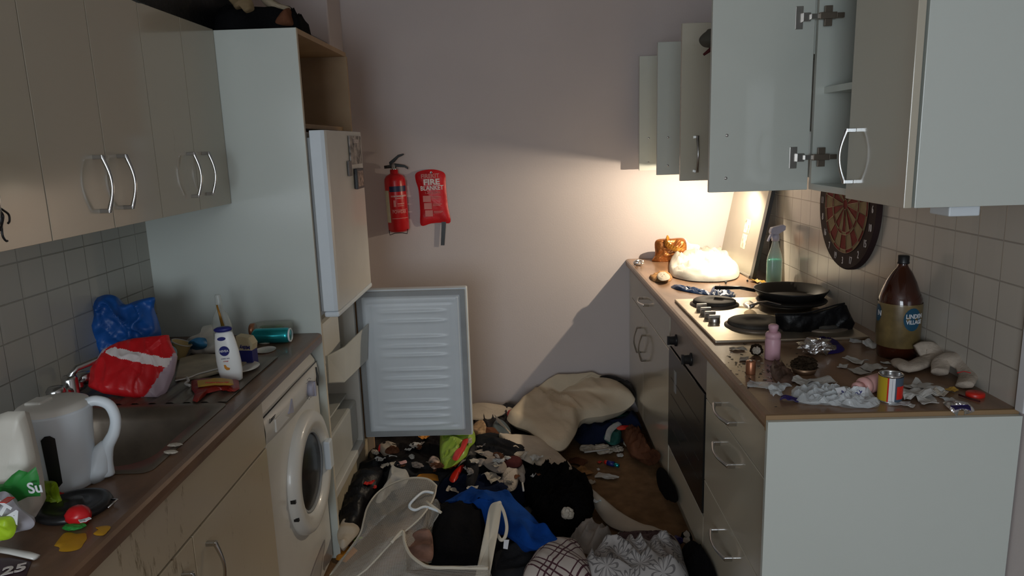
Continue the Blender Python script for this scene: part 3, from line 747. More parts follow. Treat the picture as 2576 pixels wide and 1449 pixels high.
# magnets and pictures on the upper door
def on_door(name, y0, y1, z0, z1, mat_, x=-.674, th=.002, skew=0):
    return tag(MB().prism([(y0, z0), (y1, z0+skew), (y1, z1+skew), (y0, z1)], 'x', x-.003, x+th).build(name, mat_, None), '', '')
pm = mat('grey_photo', (.30, .27, .25), .5, var=.9, vs=38); pm2 = mat('grey_magnet', (.16, .15, .15), .5, var=.5, vs=30); pm3 = mat('photo_print', (.35, .25, .2), .5, var=.9, vs=60)
o = on_door('fridge_photo', 2.90, 3.10, 1.505, 1.617, pm); tag(o, 'grey photo print stuck at the top of the upper fridge door', 'picture')
text('lettering', 'Tibetan', .03, frame((-.671, 3.0, 1.598), (0, 1, 0), (0, 0, 1)), M['print_white'], o, bold=.0004)
o = on_door('fridge_magnet', 2.855, 2.905, 1.462, 1.520, pm2); tag(o, 'small dark grey magnet left of the framed picture on the fridge', 'magnet')
o = root('framed_magnet', (-.672, 3.0, 1.41), 'black framed picture magnet below the grey photo on the fridge', 'picture')
MB().box(-.677, -.664, 2.955, 3.075, 1.405, 1.487).build('magnet_frame', M['black'], o, bevel=.002)
MB().box(-.6645, -.6632, 2.968, 3.062, 1.415, 1.477).build('picture', pm3, o)
# left wall units
t0 = YT-.0005
lab = ['left wall cabinet touching the tall white fridge housing, two bow handles', 'left wall cabinet second from the fridge housing, over the blue bag', 'left wall cabinet with the black cord hanging on it, at the photo edge']
for i in range(3):
    ya, yb = t0-.5*(i+1), t0-.5*i
    t = root('wall_cabinet', (-1.2, (ya+yb)/2, 1.393), lab[i], 'wall cabinet')
    mb = MB(); carcass(mb, XL+.004, -1.056, ya+.0005, yb-.0005, 1.393, 1.977, '+x'); mb.build('body', M['carcass'], t)
    for s in (0, 1):
        da, db = ya+.25*s+.0014, ya+.25*(s+1)-.0014
        d = MB().box(-1.048, -1.030, da, db, 1.391, 1.977).build('door', M['door'], t, bevel=.0006, seg=1)
        yh = ya+.25+(.055 if s else -.052)
        bow_handle(d, (-1.030, yh, 1.438), (-1.030, yh, 1.568), (1, 0, 0))
WZ = .9102      # worktop surface
def onw(px, py, z=WZ): return G(px, py, 'z', z)
def hstruct(pts, z=WZ): return [G(a, b, 'z', z) for a, b in pts]
# ---------------- fire extinguisher and blanket on the back wall ----------------
ex, ey = -.690, YF-.058
TL = Matrix.Translation((ex, ey, 1.27)) @ Matrix.Rotation(math.radians(-1.5), 4, 'Y') @ Matrix.Translation((-ex, -ey, -1.27))
t = root('fire_extinguisher', (ex, ey, 1.10), 'red fire extinguisher with black lever hanging on the back wall', 'fire extinguisher')
mb = MB(TL); r = .0575
mb.lathe([(.03, 1.108), (.05, 1.112), (r, 1.125), (r, 1.385), (.055, 1.40), (.046, 1.415), (.028, 1.424), (.022, 1.428), (.022, 1.447)], (ex, ey, 0), 48); mb.build('cylinder_body', M['red'], t)
mb = MB(TL); mb.lathe([(.017, 1.445), (.018, 1.452), (.014, 1.456), (.014, 1.478)], (ex, ey, 0), 20); mb.build('valve_neck', M['chrome'], t)
mb = MB(TL); mb.prism([(ex-.022, 1.462), (ex+.012, 1.462), (ex+.06, 1.456), (ex+.078, 1.444), (ex+.078, 1.456), (ex+.058, 1.470), (ex+.01, 1.480), (ex-.02, 1.480)], 'y', ey-.009, ey+.009); mb.build('carry_handle', M['black'], t, bevel=.002)
mb = MB(TL); mb.prism([(ex-.02, 1.476), (ex+.004, 1.484), (ex+.03, 1.51), (ex+.062, 1.523), (ex+.06, 1.530), (ex+.03, 1.525), (ex+.006, 1.508), (ex-.022, 1.488)], 'y', ey-.008, ey+.008); mb.build('squeeze_lever', M['black'], t, bevel=.002)
mb = MB(TL); mb.tube([(ex-.014, ey, 1.465), (ex-.05, ey-.004, 1.463)], .0085, 12); mb.build('nozzle', M['black'], t)
mb = MB(TL)
def cyl_patch(mb, a0, a1, z0, z1, mi, rr=.0005, K=14):
    vs = []; fs = []
    for i in range(K+1):
        a = a0+(a1-a0)*i/K
        for z in (z0, z1): vs.append((ex+(r+rr)*math.cos(a), ey+(r+rr)*math.sin(a), z))
    for i in range(K): fs.append((i*2, i*2+2, i*2+3, i*2+1))
    mb.add(vs, fs, mi, True)
AF = math.atan2(-ey, -ex)  # towards the middle of the room
cyl_patch(mb, AF-1.45, AF-.72, 1.165, 1.338, 0); mb.build('side_label', mat('pale_label', (.55, .52, .36), .6, var=.1, vs=30), t)
mb = MB(TL); cyl_patch(mb, AF-.62, AF+1.2, 1.330, 1.360, 0); mb.build('blue_band', M['navyprint2'], t)
mb = MB(TL); cyl_patch(mb, AF-.55, AF+1.1, 1.185, 1.188, 0, .0008); cyl_patch(mb, AF-.55, AF+1.1, 1.232, 1.234, 0, .0008); cyl_patch(mb, AF-.5, AF+1.1, 1.302, 1.311, 0, .0008); cyl_patch(mb, AF-.1, AF+.7, 1.291, 1.297, 0, .0008); cyl_patch(mb, AF+.05, AF+.75, 1.262, 1.268, 0, .0008); cyl_patch(mb, AF+.05, AF+.7, 1.252, 1.256, 0, .0008); cyl_patch(mb, AF-.3, AF-.08, 1.25, 1.285, 0, .0008, 6); mb.build('label_print', M['print_pink'], t)
text('lettering', 'POWDER', .024, None, M['print_pink'], t, cyl=((ex, ey, 1.222), r+.001, AF+.25), bold=.0006, sx=.8)
text('lettering', 'EXTINGUISHER', .010, None, M['print_white'], t, cyl=((ex, ey, 1.306), r+.0015, AF+.25), bold=.0001, sx=.8)
mb = MB(TL); mb.tube([(ex-.045, ey+.05, 1.14), (ex-.05, ey-.03, 1.12), (ex-.045, ey-.045, 1.098), (ex-.02, ey-.03, 1.105), (ex+.02, ey-.03, 1.105), (ex+.05, ey-.045, 1.10), (ex+.052, ey-.03, 1.12), (ex+.045, ey+.05, 1.14)], .0022, 6); mb.build('wall_bracket', M['black'], t)

yb = YF-.012
bt = root('fire_blanket', (-.50, yb, 1.14), 'red fire blanket pouch with black pull strap on the back wall', 'fire blanket')
px = [(1045, 438), (1058, 430), (1085, 426), (1108, 430), (1120, 440), (1122, 470), (1127, 520), (1133, 559), (1110, 560), (1085, 562), (1059, 567), (1057, 530), (1053, 480), (1046, 455)]
o = puff('pouch', PY(px, yb), M['redcloth'], bt, n=(0, -1, 0), hf=.016, hb=0, fold=.003, fs=12, seed=3, rings=10, dense=4, flatness=.6)
t3 = math.radians(3)
def bl(s, size, X, Z, m, b=.0003, sx=1, nm='lettering'):
    return text(nm, s, size, frame((X, yb-.022, Z), (math.cos(t3), 0, math.sin(t3)*.5), (0, 0, 1)), m, bt, bold=b, sx=sx)
bl('FIREKIT', .032, -.503, 1.405, M['print_pink'], .001, .95)
bl('FIRE', .043, -.497, 1.372, M['print_white'], .0016, 1.15)
bl('BLANKET', .034, -.496, 1.340, M['print_white'], .0008, .88)
bl('1.2m x 1.2m', .018, -.494, 1.316, M['print_pink'], .0003, .95)
mb = MB()
for i in range(3):
    z = 1.282-i*.040; x = -.527+i*.004
    mb.box(x-.021, x+.021, yb-.0215, yb-.020, z-.017, z+.017)
mb.build('pictogram', M['print_pink'], bt)
mb = MB()
for i in range(3):
    z = 1.282-i*.040; x = -.476+i*.004
    mb.box(x-.024, x+.026, yb-.0215, yb-.020, z+.008, z+.012).box(x-.024, x+.018, yb-.0215, yb-.020, z+.001, z+.004)
mb.build('small_print', M['print_pink'], bt)
mb = MB(); q = PY([(1111, 558), (1122, 558), (1118, 617), (1109, 617)], yb); mb.add([p+Vector((0, d, 0)) for d in (0, -.003) for p in q], [(3, 2, 1, 0), (4, 5, 6, 7), (0, 1, 5, 4), (1, 2, 6, 5), (2, 3, 7, 6), (3, 0, 4, 7)]); mb.build('pull_strap', M['black'], bt)
mb = MB(); mb.lathe([(.007, 0), (.006, .004), (.003, .004), (.003, 0)], seg=16, xf=Matrix.Translation((-.497, yb-.014, 1.424)) @ Matrix.Rotation(math.pi/2, 4, 'X')); mb.build('eyelet', M['chrome'], bt)

# ---------------- dartboard ----------------
dx, dyc, dz, R_ = XR-.003, 2.605, 1.318, .232
D = Matrix(((0, 0, -1, dx), (-1, 0, 0, dyc), (0, 1, 0, dz), (0, 0, 0, 1)))   # local x to the right as seen, y up, z into the room
t = root('dartboard', (dx, dyc, dz-R_), 'round black and red dartboard hanging on the tiled right wall', 'dartboard')
mb = MB(D); mb.lathe([(R_, 0), (R_, .012), (R_-.006, .018), (.001, .018)], seg=80, smooth=False, cap=False); mb.build('board', M['dart_black'], t, bevel=0)
mb = MB(D)
def seg(r0, r1, k, mi, z, off=0):
    vs = []; fs = []; K = 6
    for i in range(K+1):
        a = math.radians(90-18*(k+.5-i/K)+off)
        for rr in (r0, r1): vs.append((rr*math.cos(a), rr*math.sin(a), z))
    for i in range(K): fs.append((i*2, i*2+1, i*2+3, i*2+2))
    mb.add(vs, fs, mi)
for k in range(20):
    ev = k % 2
    seg(.020, .098, k, 1 if ev else 0, .0186); seg(.098, .108, k, 0 if ev else 1, .0188)
    seg(.108, .160, k, 1 if ev else 0, .0186); seg(.160, .172, k, 0 if ev else 1, .0188)
mb.lathe([(.018, .0186), (.001, .0186)], seg=24, mi=0, cap=False)
mb.build('scoring_face', [M['dart_red'], M['dart_cream']], t)
mb = MB(D)
for rr in (.018, .098, .108, .160, .172):
    mb.tube([(rr*math.cos(a*math.pi/30), rr*math.sin(a*math.pi/30), .0195) for a in range(60)], .0011, 5, closed=True)
for k in range(20):
    a = math.radians(9+18*k); mb.tube([(.018*math.cos(a), .018*math.sin(a), .0195), (.172*math.cos(a), .172*math.sin(a), .0195)], .0009, 5)
mb.build('wire_spider', M['wire'], t)
for k, s in enumerate([20, 1, 18, 4, 13, 6, 10, 15, 2, 17, 3, 19, 7, 16, 8, 11, 14, 9, 12, 5]):
    a = math.radians(90-18*k); xf = D @ Matrix.Translation((.202*math.cos(a), .202*math.sin(a), .0188))
    text('numeral', str(s), .036, xf, M['print_white'], t, sx=.62, bold=.0003)

# ---------------- things on the right worktop ----------------
# leaning steel sheet with black edge
y0, y1 = 3.367, 3.90
def lean(y, s, off): # s from 0 bottom to 1 top
    return Vector((1.055+.085*s-off*.98, y, WZ+.001+.455*s-off*.2))
t = root('cooker_splash_panel', (1.06, 3.6, WZ), 'steel sheet with a black near edge leaning in the far corner of the worktop', 'panel')
def slab(name, ya, yb_, s0, s1, o0, o1, m, par=t):
    v = [lean(y, s, o_) for o_ in (o0, o1) for (y, s) in ((ya, s0), (yb_, s0), (yb_, s1), (ya, s1))]
    mb = MB(); mb.add(v, [(0, 1, 2, 3), (7, 6, 5, 4), (0, 4, 5, 1), (1, 5, 6, 2), (2, 6, 7, 3), (3, 7, 4, 0)]); return mb.build(name, m, par)
slab('sheet', y0+.002, y1, 0, 1, -.018, .0, M['screen_mirror'])
slab('black_edge', y0-.035, y0+.0015, 0, 1, -.018, .001, M['black'])
slab('sheet_rim', y0+.002, y1, 0, .03, 0, .006, M['steel'])
slab('warning_label', y0+.15, y0+.235, .42, .56, 0, .001, mat('yellow_grey_label', (.45, .40, .28), .5, var=.8, vs=45))
slab('warning_label', y0+.16, y0+.235, .25, .40, 0, .001, mat('grey_label', (.42, .38, .30), .5, var=.5, vs=45))
t = root('socket_plate', (XR-.005, 3.5, 1.0), 'black rounded plate on the wall tiles behind the spray bottle', 'socket')
MB().box(XR-.03, XR-.003, 3.30, 3.37, 1.0, 1.10).build('plate', M['black'], t, bevel=.01)

# spray bottle, turquoise
def spray_bottle(c, s, ax, label, liquid, head, body, fill=.55, group=None, turn=0):
    t = root('spray_bottle', c, label, 'spray bottle')
    xf = Matrix.Translation(Vector(c)) @ Matrix.Rotation(turn, 4, 'Z') @ Matrix.Diagonal((s, s, s, 1))
    prof = [(.028, 0), (.034, .004), (.035, .03), (.035, .115), (.030, .14), (.018, .175), (.014, .195), (.014, .205)]
    mb = MB(xf); mb.lathe(prof, seg=36, sy=.7); mb.build('bottle', body, t)
    pl = [(r_*.95, z) for r_, z in prof if z <= .21*fill]+[(.032, .21*fill)]
    mb = MB(xf); mb.lathe([(r_*.94, z+.002) for r_, z in pl], seg=36, sy=.7); mb.build('liquid', liquid, t)
    mb = MB(xf); mb.lathe([(.016, .200), (.0165, .222), (.012, .228)], seg=20); mb.build('collar', head, t)
    mb = MB(xf); mb.prism([(-.028, .240), (-.026, .232), (.004, .226), (.022, .236), (.040, .245), (.042, .262), (.030, .268), (-.022, .258)], 'y', -.011, .011); mb.build('trigger_head', head, t, bevel=.003)
    mb = MB(xf); mb.prism([(-.020, .240), (-.032, .215), (-.038, .200), (-.034, .198), (-.024, .214), (-.010, .236)], 'y', -.006, .006); mb.build('trigger', head, t, bevel=.001)
    return t
spray_bottle((1.10, 3.17, WZ), 1.02, 0, 'clear spray bottle half full of turquoise liquid near the steel sheet', M['spray_liquid'], M['lilac'], M['clearplastic'], .56, turn=.2)
# frying pan
t = root('frying_pan', (1.035, 2.83, .945), 'black non stick frying pan standing on the rear hotplates', 'frying pan')
pc = (1.035, 2.79, .9425)
mb = MB(); mb.lathe([(.001, 0), (.10, 0), (.112, .006), (.135, .038), (.139, .038), (.138, .034), (.116, .0), (.104, -.004), (.001, -.004)][::-1], pc, 56, cap=False); mb.build('pan_body', M['blackmat'], t)
mb = MB(); mb.tube([(pc[0]-.13, pc[1]+.02, pc[2]+.028), (pc[0]-.18, pc[1]+.05, pc[2]+.035), (pc[0]-.27, pc[1]+.09, pc[2]+.03)], [.010, .012, .013], 10, flat=.6); mb.build('pan_handle', M['black'], t)
# upside down second pan with a silvery spoon
t = root('saucepan_lid', (.99, 2.70, .92), 'dark shallow pan under the frying pan with a scorched rim', 'pan')
mb = MB(); mb.lathe([(.09, 0), (.125, .008), (.13, .014), (.126, .016), (.05, .012), (.001, .012)], (1.02, 2.74, .9335), 40, cap=False); mb.build('pan_disc', M['blackmat'], t)
t = root('serving_spoon', (.84, 2.70, .945), 'greasy metal spoon lying across the front hotplate', 'spoon')
mb = MB(); mb.tube(PZ([(1888, 770, .95), (1905, 762, .955), (1930, 758, .955), (1965, 766, .95)]), [.008, .009, .006, .005], 8, flat=.5); mb.build('handle', M['steel'], t)
o = puff('bowl', PZ([(1868, 765), (1885, 756), (1900, 768), (1885, 778)], .944), M['steel'], t, hf=.006, hb=.002, fold=.002, rings=5, dense=4)
# black bag on the hob
t = tag(puff('bin_liner', PY([(1950, 790), (1985, 789), (2040, 785), (2078, 775), (2118, 762), (2128, 768), (2136, 790), (2150, 815), (2140, 835), (2090, 852), (2000, 858), (1954, 836)], 2.40), M['blackbag'], None, n=(0, -1, .35), hf=.04, hb=.05, fold=.012, fs=9, seed=11, rings=16, flatness=.35, round_=False), 'crumpled black bin liner heaped on the front of the hob', 'bag')
mb = MB(); mb.tube(catmull(PY([(1950, 790), (1985, 790), (2030, 787), (2070, 777), (2100, 768), (2125, 763)], 2.365), 5, False), [.0035], 6, flat=.4) if False else mb.tube(catmull(PY([(1950, 790), (1985, 790), (2030, 787), (2070, 777), (2100, 768), (2125, 763)], 2.365), 5, False), .003, 6); mb.build('rolled_rim', M['blackbag'], t)
tag(puff('purple_wrapper', PZ([(2020, 870), (2050, 850), (2090, 850), (2125, 878), (2095, 890), (2050, 885)], .912), M['purple'], None, hf=.012, hb=0, fold=.01, fs=22, seed=15, rings=8), 'dark purple wrapper beneath the black bag on the hob', 'wrapper')
# choc wrapper
t = tag(puff('biscuit_wrapper', PY([(1650, 605), (1648, 640), (1640, 658), (1665, 668), (1700, 660), (1722, 645), (1728, 620), (1720, 600), (1690, 600)], 3.93), M['chocfoil'], None, n=(0, -1, .2), hf=.035, hb=.035, fold=.015, fs=20, seed=8, rings=12), 'torn bronze and red biscuit packet standing at the far worktop end', 'packet')
gx = Matrix.Translation(G(1690, 622, 'y', 3.90)) @ Matrix.Rotation(.45, 4, 'Y') @ Matrix.Rotation(.35, 4, 'X')
vs = []; fs = []; K = 96
for jj, (r_, z_) in enumerate(((.001, -.004), (.036, -.004), (.040, .008), (.047, .034), (.0475, .034), (.041, .006))):
    for k in range(K):
        q = 2*math.pi*k/K; rr = r_*(1+(.035 if (k % 4) < 2 else -.035)*(jj > 1))
        vs.append((rr*1.15*math.cos(q), rr*.75*math.sin(q), z_+(.012*math.cos(2*q)+.006*math.sin(3*q))*(jj in (3, 4))))
for jj in range(5):
    for k in range(K): fs.append((jj*K+k, jj*K+(k+1) % K, (jj+1)*K+(k+1) % K, (jj+1)*K+k))
mb = MB(gx); mb.add(vs, fs); mb.build('gold_tray', M['gold'], t)
tag(puff('carrier_bag', PZ([(1686, 688), (1690, 650), (1740, 640), (1800, 640), (1850, 646), (1860, 690), (1830, 706), (1760, 708), (1715, 702)], .915), M['whitebag'], None, hf=.040, hb=0, fold=.034, fs=13, seed=21, rings=22, flatness=.3), 'crumpled translucent white plastic bag on the far worktop', 'bag')
tag(puff('plastic_film', PY([(1722, 600), (1735, 612), (1760, 618), (1752, 640), (1725, 645)], 3.93), M['clearfilm'], None, n=(0, -1, 0), hf=.004, hb=.002, fold=.004, rings=5), 'scrap of clear film behind the white plastic bag', 'plastic film')
o = ball('foil_ball', onw(1607, 668), .022, M['foil'], seed=3, sc=(1.2, .9, .7)); tag(o, 'tiny scrunched foil ball at the far worktop corner', 'foil')
t = tag(puff('bread_crust', PZ([(1633, 697), (1645, 708), (1670, 710), (1688, 705), (1690, 692), (1670, 684), (1645, 690)], .912), M['bread'], None, hf=.014, hb=0, fold=.010, fs=35, seed=4, rings=9), 'dry brown bread crust on the far worktop edge', 'bread')
puff('pale_crumb', PZ([(1652, 696), (1662, 686), (1682, 690), (1684, 702), (1664, 706)], .928), M['tissue'], t, hf=.010, hb=.004, fold=.006, fs=40, seed=5, rings=6)
tag(puff('wrapper_strip', PZ([(1688, 722), (1700, 719), (1740, 726), (1785, 736), (1790, 742), (1750, 738), (1710, 730)], .912), M['bluewrap'], None, hf=.010, hb=0, fold=.008, fs=40, seed=7, rings=6), 'twisted dark blue wrapper strip behind the hob', 'wrapper')
tag(puff('foil_wrapper', PZ([(1783, 748), (1790, 732), (1808, 728), (1828, 738), (1850, 742), (1838, 752), (1805, 752)], .912), M['bluewrap'], None, hf=.022, hb=0, fold=.014, fs=30, seed=17, rings=8), 'crushed blue foil wrapper touching the far hob corner', 'wrapper')
o = scrap('paper_scrap', onw(1835, 748), .05, M['paper'], seed=5, h=.35); tag(o, 'cream paper scrap beside the crushed blue wrapper', 'paper scrap')
o = scrap('paper_scrap', onw(1905, 710), .07, M['yellowgold'], seed=6, h=.4); tag(o, 'yellowish torn wrapper at the foot of the black edged sheet', 'wrapper')
o = scrap('paper_scrap', onw(1920, 722), .05, M['paper'], seed=16, h=.4); tag(o, 'white paper scrap left of the turquoise spray bottle', 'paper scrap')
for i, (a, b) in enumerate(((1826, 714), (1880, 709))):
    o = ball('crumb', onw(a, b), .006, M['blackmat'], seed=i, sub=1); tag(o, ('black crumb in front of the white plastic bag', 'black crumb beside the foot of the steel sheet')[i], 'crumb')
# pink bottle
def bottle_pink(xf, label, m):
    t = root('pink_bottle', xf.to_translation(), label, 'bottle')
    mb = MB(xf); mb.lathe([(.020, 0), (.0225, .003), (.0225, .058), (.021, .062), (.0205, .066), (.0225, .068), (.0225, .078), (.018, .084)], seg=28); mb.build('bottle', m, t)
    mb = MB(xf); mb.lathe([(.0125, .084), (.0125, .092), (.0145, .094), (.0145, .104), (.010, .1075)], seg=20); mb.build('cap', m, t)
    return t
bottle_pink(Matrix.Translation((.735, 2.105, WZ)), 'small pink bottle standing upright in front of the hob', M['pink'])
t = bottle_pink(Matrix.Translation(onw(2188, 988)+Vector((0, 0, .023))) @ Matrix.Rotation(.5, 4, 'Z') @ Matrix.Rotation(-math.pi/2, 4, 'Y') @ Matrix.Translation((0, 0, -.05)), 'pale pink bottle lying on its side behind the tin', M['pinkl'])
# small battery cell
t = root('battery', onw(1888, 945), 'copper coloured battery standing on the soiled worktop edge', 'battery')
mb = MB(); c_ = onw(1888, 940); mb.lathe([(.013, 0), (.0135, .002), (.0135, .036), (.012, .038)], c_, 24); mb.build('cell', M['copper'], t)
mb = MB(); mb.lathe([(.005, 0), (.005, .002)], (c_[0], c_[1], c_[2]+.038), 12); mb.build('terminal', M['chrome'], t)
# charred lump and pieces
o = tag(ball('nut_shell', onw(1903, 893), .016, M['mustard_dark'], seed=2, sc=(1.1, 1, 1)), 'dark husk beside the pink bottle', 'husk')
o = ball('pale_flake', onw(1903, 890, WZ+.012), .011, M['tissue'], o, seed=12)
# aluminium lid with bristles (brush head)
t = root('ashtray', onw(2022, 930), 'round dark ashtray full of dark ash in the middle of the clutter', 'ashtray')
c_ = onw(2022, 938); mb = MB(); mb.lathe([(.025, 0), (.030, .003), (.036, .018), (.034, .018), (.028, .006), (.001, .005)], c_, 32, cap=False); mb.build('dish', M['wire'], t)
o = ball('ash', (c_[0], c_[1], c_[2]+.004), .030, M['mustard_dark'], t, seed=6, sc=(1, 1, .6), amp=.5, fq=5, sub=4)
# crumpled cigarette packet
o = tag(puff('tobacco_pouch', PZ([(1938, 925), (1950, 918), (1985, 935), (2000, 958), (1972, 970), (1945, 950)], .912), mat('brown_pouch', (.09, .05, .035), .5, var=.5, vs=20), None, hf=.018, hb=0, fold=.01, fs=30, seed=7, rings=7), 'crushed dark brown tobacco pouch left of the ashtray', 'pouch')
o = tag(ball('foil_scrap', onw(2052, 890), .038, M['foil'], seed=23, sc=(1.1, .8, .55), amp=.7, fq=3), 'spiky crumpled foil behind the ashtray', 'foil')
puff('foil_flap', PZ([(2040, 885, .93), (2050, 868, .95), (2064, 850, .975), (2068, 868, .95), (2070, 885, .925)]), M['foil'], o, n=(0, -1, .3), hf=.004, hb=.002, fold=.006, fs=40, rings=5, smooth=False)
# litter of scraps
LIT = [
 (1856, 880, .06, 'tissue', 'grey white crumpled tissue in front of the hob corner', .25), (1872, 905, .05, 'tissue', 'torn brown stained paper left of the dark husk', .15),
 (1915, 972, .10, 'clearfilm', 'pale film flattened by the copper battery', .12), (1962, 978, .075, 'clearfilm', 'clear bag corner in front of the brown pouch', .3),
 (2015, 965, .085, 'paper', 'greyish folded paper in front of the ashtray', .3), (2068, 965, .09, 'paper', 'pale green edged paper sheet between ashtray and pink bottle', .22),
 (1950, 992, .055, 'clearfilm', 'shiny clear capsule wrap at the front worktop edge', .6), (1985, 1008, .06, 'purple', 'mauve foil wrap at the front worktop edge', .4),
 (2120, 925, .045, 'paper', 'small white torn square behind the pink bottle', .2),
 (2150, 912, .09, 'paper', 'crinkled white strip right of the foil', .3), (2195, 928, .085, 'paper', 'white folded strip behind the tin', .25),
 (2160, 938, .07, 'paper', 'narrow white strip of paper behind the lying pink bottle', .15), (2228, 915, .03, 'paper', 'tiny white fleck below the brown bottle', .2),
 (2185, 872, .07, 'paper', 'white and green wrapper beside the big brown bottle', .5), (2160, 862, .07, 'clearfilm', 'clear wrapper strip touching the purple wrapper', .2),
 (2310, 975, .085, 'paper', 'cream paper strip right of the tin', .2), (2335, 985, .09, 'paper', 'grey white curled paper under the sock', .35),
 (2300, 1000, .11, 'paper', 'bent white card right of the tin', .35), (2330, 1012, .08, 'paper', 'white triangle of paper at the front edge right of the tin', .2),
 (2262, 1018, .06, 'clearfilm', 'film scrap at the foot of the tin', .3), (2290, 1024, .03, 'paper', 'white crumb of paper by the front edge near the tin', .4),
 (2360, 995, .05, 'tissue', 'brown white twist of paper right of the bent card', .4), (2390, 985, .045, 'yellowgold', 'small yellowish scrap left of the red lid', .3),
 (2395, 1015, .07, 'clearfilm', 'silvery leaf of film beside the purple sweet wrapper', .3),
 (2110, 985, .09, 'paper', 'white receipt piece left of the lying pink bottle', .25),
]
for i, (a, b, s_, m, lb, h_) in enumerate(LIT):
    o = scrap('wrapper_scrap' if m in ('clearfilm', 'purple', 'yellowgold') else 'paper_scrap', onw(a, b), s_*.8, M[m], seed=40+i, h=h_, n=8, rot=(i*1.3)); tag(o, lb, 'scrap')
t = tag(puff('film_bag', PZ([(1990, 985), (2040, 972), (2100, 985), (2160, 1000), (2205, 1000), (2210, 1022), (2150, 1026), (2080, 1018), (2010, 1012)], .912), M['clearfilm'], None, hf=.012, hb=0, fold=.018, fs=40, seed=33, rings=12, edge=.3, smooth=False, jag=.006), 'flattened clear plastic bag along the front worktop edge', 'bag')
for i, (a, b, rr) in enumerate(((2120, 990, .3), (2160, 988, -.5))):
    c_ = onw(a, b, WZ+.018); xf = Matrix.Translation(c_) @ Matrix.Rotation(rr, 4, 'Z') @ Matrix.Rotation(.8, 4, 'X')
    o = MB(xf).box(-.014, .014, -.017, .017, -.0006, .0006).build('price_label', M['trimw'], None)
    tag(o, ('left white sticky label with blue figures on the clear bag', 'right white sticky label with blue figures by the pink bottle')[i], 'label')
    text('lettering', ('2g', '22')[i], .017, xf @ Matrix.Translation((0, 0, .0008)) @ Matrix.Rotation(1.2, 4, 'Z'), M['print_blue'], o, bold=.0003)
t = tag(puff('sweet_wrapper', PZ([(2372, 1012, .915), (2400, 1010, .925), (2440, 1022, .915), (2452, 1034, .912), (2430, 1040, .905), (2418, 1056, .885), (2400, 1040, .905), (2385, 1026, .915)]), M['foil'], None, n=(0, -.4, 1), hf=.008, hb=.001, fold=.008, fs=35, seed=3, rings=8, smooth=False), 'silver and purple sweet wrapper hanging over the front worktop edge', 'wrapper')
o = scrap('purple_print', G(2418, 1030, 'z', .925), .04, M['purple'], t, seed=9, h=.3)
# tin
t = root('food_tin', (.890, 1.755, WZ), 'small open tin with yellow and red label at the front edge', 'tin')
tc = (.901, 1.735, WZ); tr = .0275
mb = MB(); mb.lathe([(tr, 0), (tr+.0008, .003), (tr, .004), (tr, .068), (tr+.0012, .071), (tr-.001, .072), (tr-.002, .068), (tr-.002, .03), (.001, .028)], tc, 40, cap=False); mb.build('can', M['chrome'], t)
AF2 = math.atan2(-tc[1], -tc[0])
def tin_patch(name, a0, a1, z0, z1, m, rr=.0008):
    vs = []; fs = []; K = 12
    for i in range(K+1):
        a = AF2+a0+(a1-a0)*i/K
        for z in (z0, z1): vs.append((tc[0]+(tr+rr)*math.cos(a), tc[1]+(tr+rr)*math.sin(a), WZ+z))
    for i in range(K): fs.append((i*2, i*2+2, i*2+3, i*2+1))
    mb = MB(); mb.add(vs, fs, 0, True); return mb.build(name, m, t)
tin_patch('yellow_label', -1.9, -.12, .005, .066, M['tin_yellow']); tin_patch('red_stripe', -.22, -.10, .005, .066, M['redplastic'], .0012)
tin_patch('white_stripe', -.10, .40, .005, .066, M['trimw']); tin_patch('blue_label', .40, 1.9, .005, .066, mat('slate_blue_print', (.06, .09, .13), .5)); tin_patch('red_shape', .55, 1.6, .012, .045, M['redplastic'], .0014); tin_patch('seam_line', .15, .18, .005, .066, M['gasket'], .0014)
# big brown bottle
bx, by = 1.104, 2.105
t = root('cider_bottle', (bx, by, WZ), 'large empty brown plastic bottle with gold label against the tiles', 'bottle')
prof = [(.046, 0), (.050, .006), (.0525, .04), (.053, .10), (.054, .165), (.053, .185), (.048, .205), (.038, .235), (.026, .262), (.016, .278), (.0135, .284), (.0135, .292)]
prof = [(r_*1.1 if z < .27 else r_, z) for r_, z in prof]
vs = []; fs = []; K = 40
for j, (r_, z) in enumerate(prof):
    for k in range(K):
        a = 2*math.pi*k/K; p = Vector((r_*math.cos(a), r_*math.sin(a), z)); dd = 1-.10*max(0, ridge(p, 14, 4))*(1 if .19 < z < .27 else .2)
        vs.append((bx+p.x*dd, by+p.y*dd, WZ+z*.97))
for j in range(len(prof)-1):
    for k in range(K): fs.append((j*K+k, j*K+(k+1) % K, (j+1)*K+(k+1) % K, (j+1)*K+k))
fs.append(tuple(range(K))[::-1]); mb = MB(); mb.add(vs, fs, 0, True); mb.build('bottle', M['brownglass'], t)
mb = MB(); mb.lathe([(.0165, .290), (.017, .293), (.016, .296), (.016, .312), (.014, .314)], (bx, by, WZ-.010), 24); mb.build('cap', M['black'], t)
mb = MB(); mb.lathe([(.0585, .040), (.0596, .044), (.0606, .165), (.0598, .17)], (bx, by, WZ-.003), 48, cap=False); mb.build('label', M['label_gold'], t)
AF3 = math.atan2(-by, -bx)
def disc_label(a0, w_, h_, zc, m, nm='label_badge'):
    vs = [(bx+.0614*math.cos(AF3+a0), by+.0614*math.sin(AF3+a0), WZ+zc)]; K = 20
    for k in range(K):
        q = 2*math.pi*k/K; a = AF3+a0+w_*math.cos(q)/.061; vs.append((bx+.0614*math.cos(a), by+.0614*math.sin(a), WZ+zc+h_*math.sin(q)))
    mb = MB(); mb.add(vs, [(0, 1+k, 1+(k+1) % K) for k in range(K)], 0, True); return mb.build(nm, m, t)
disc_label(.62, .026, .034, .125, M['label_teal']); disc_label(-1.15, .018, .026, .135, M['label_teal'])
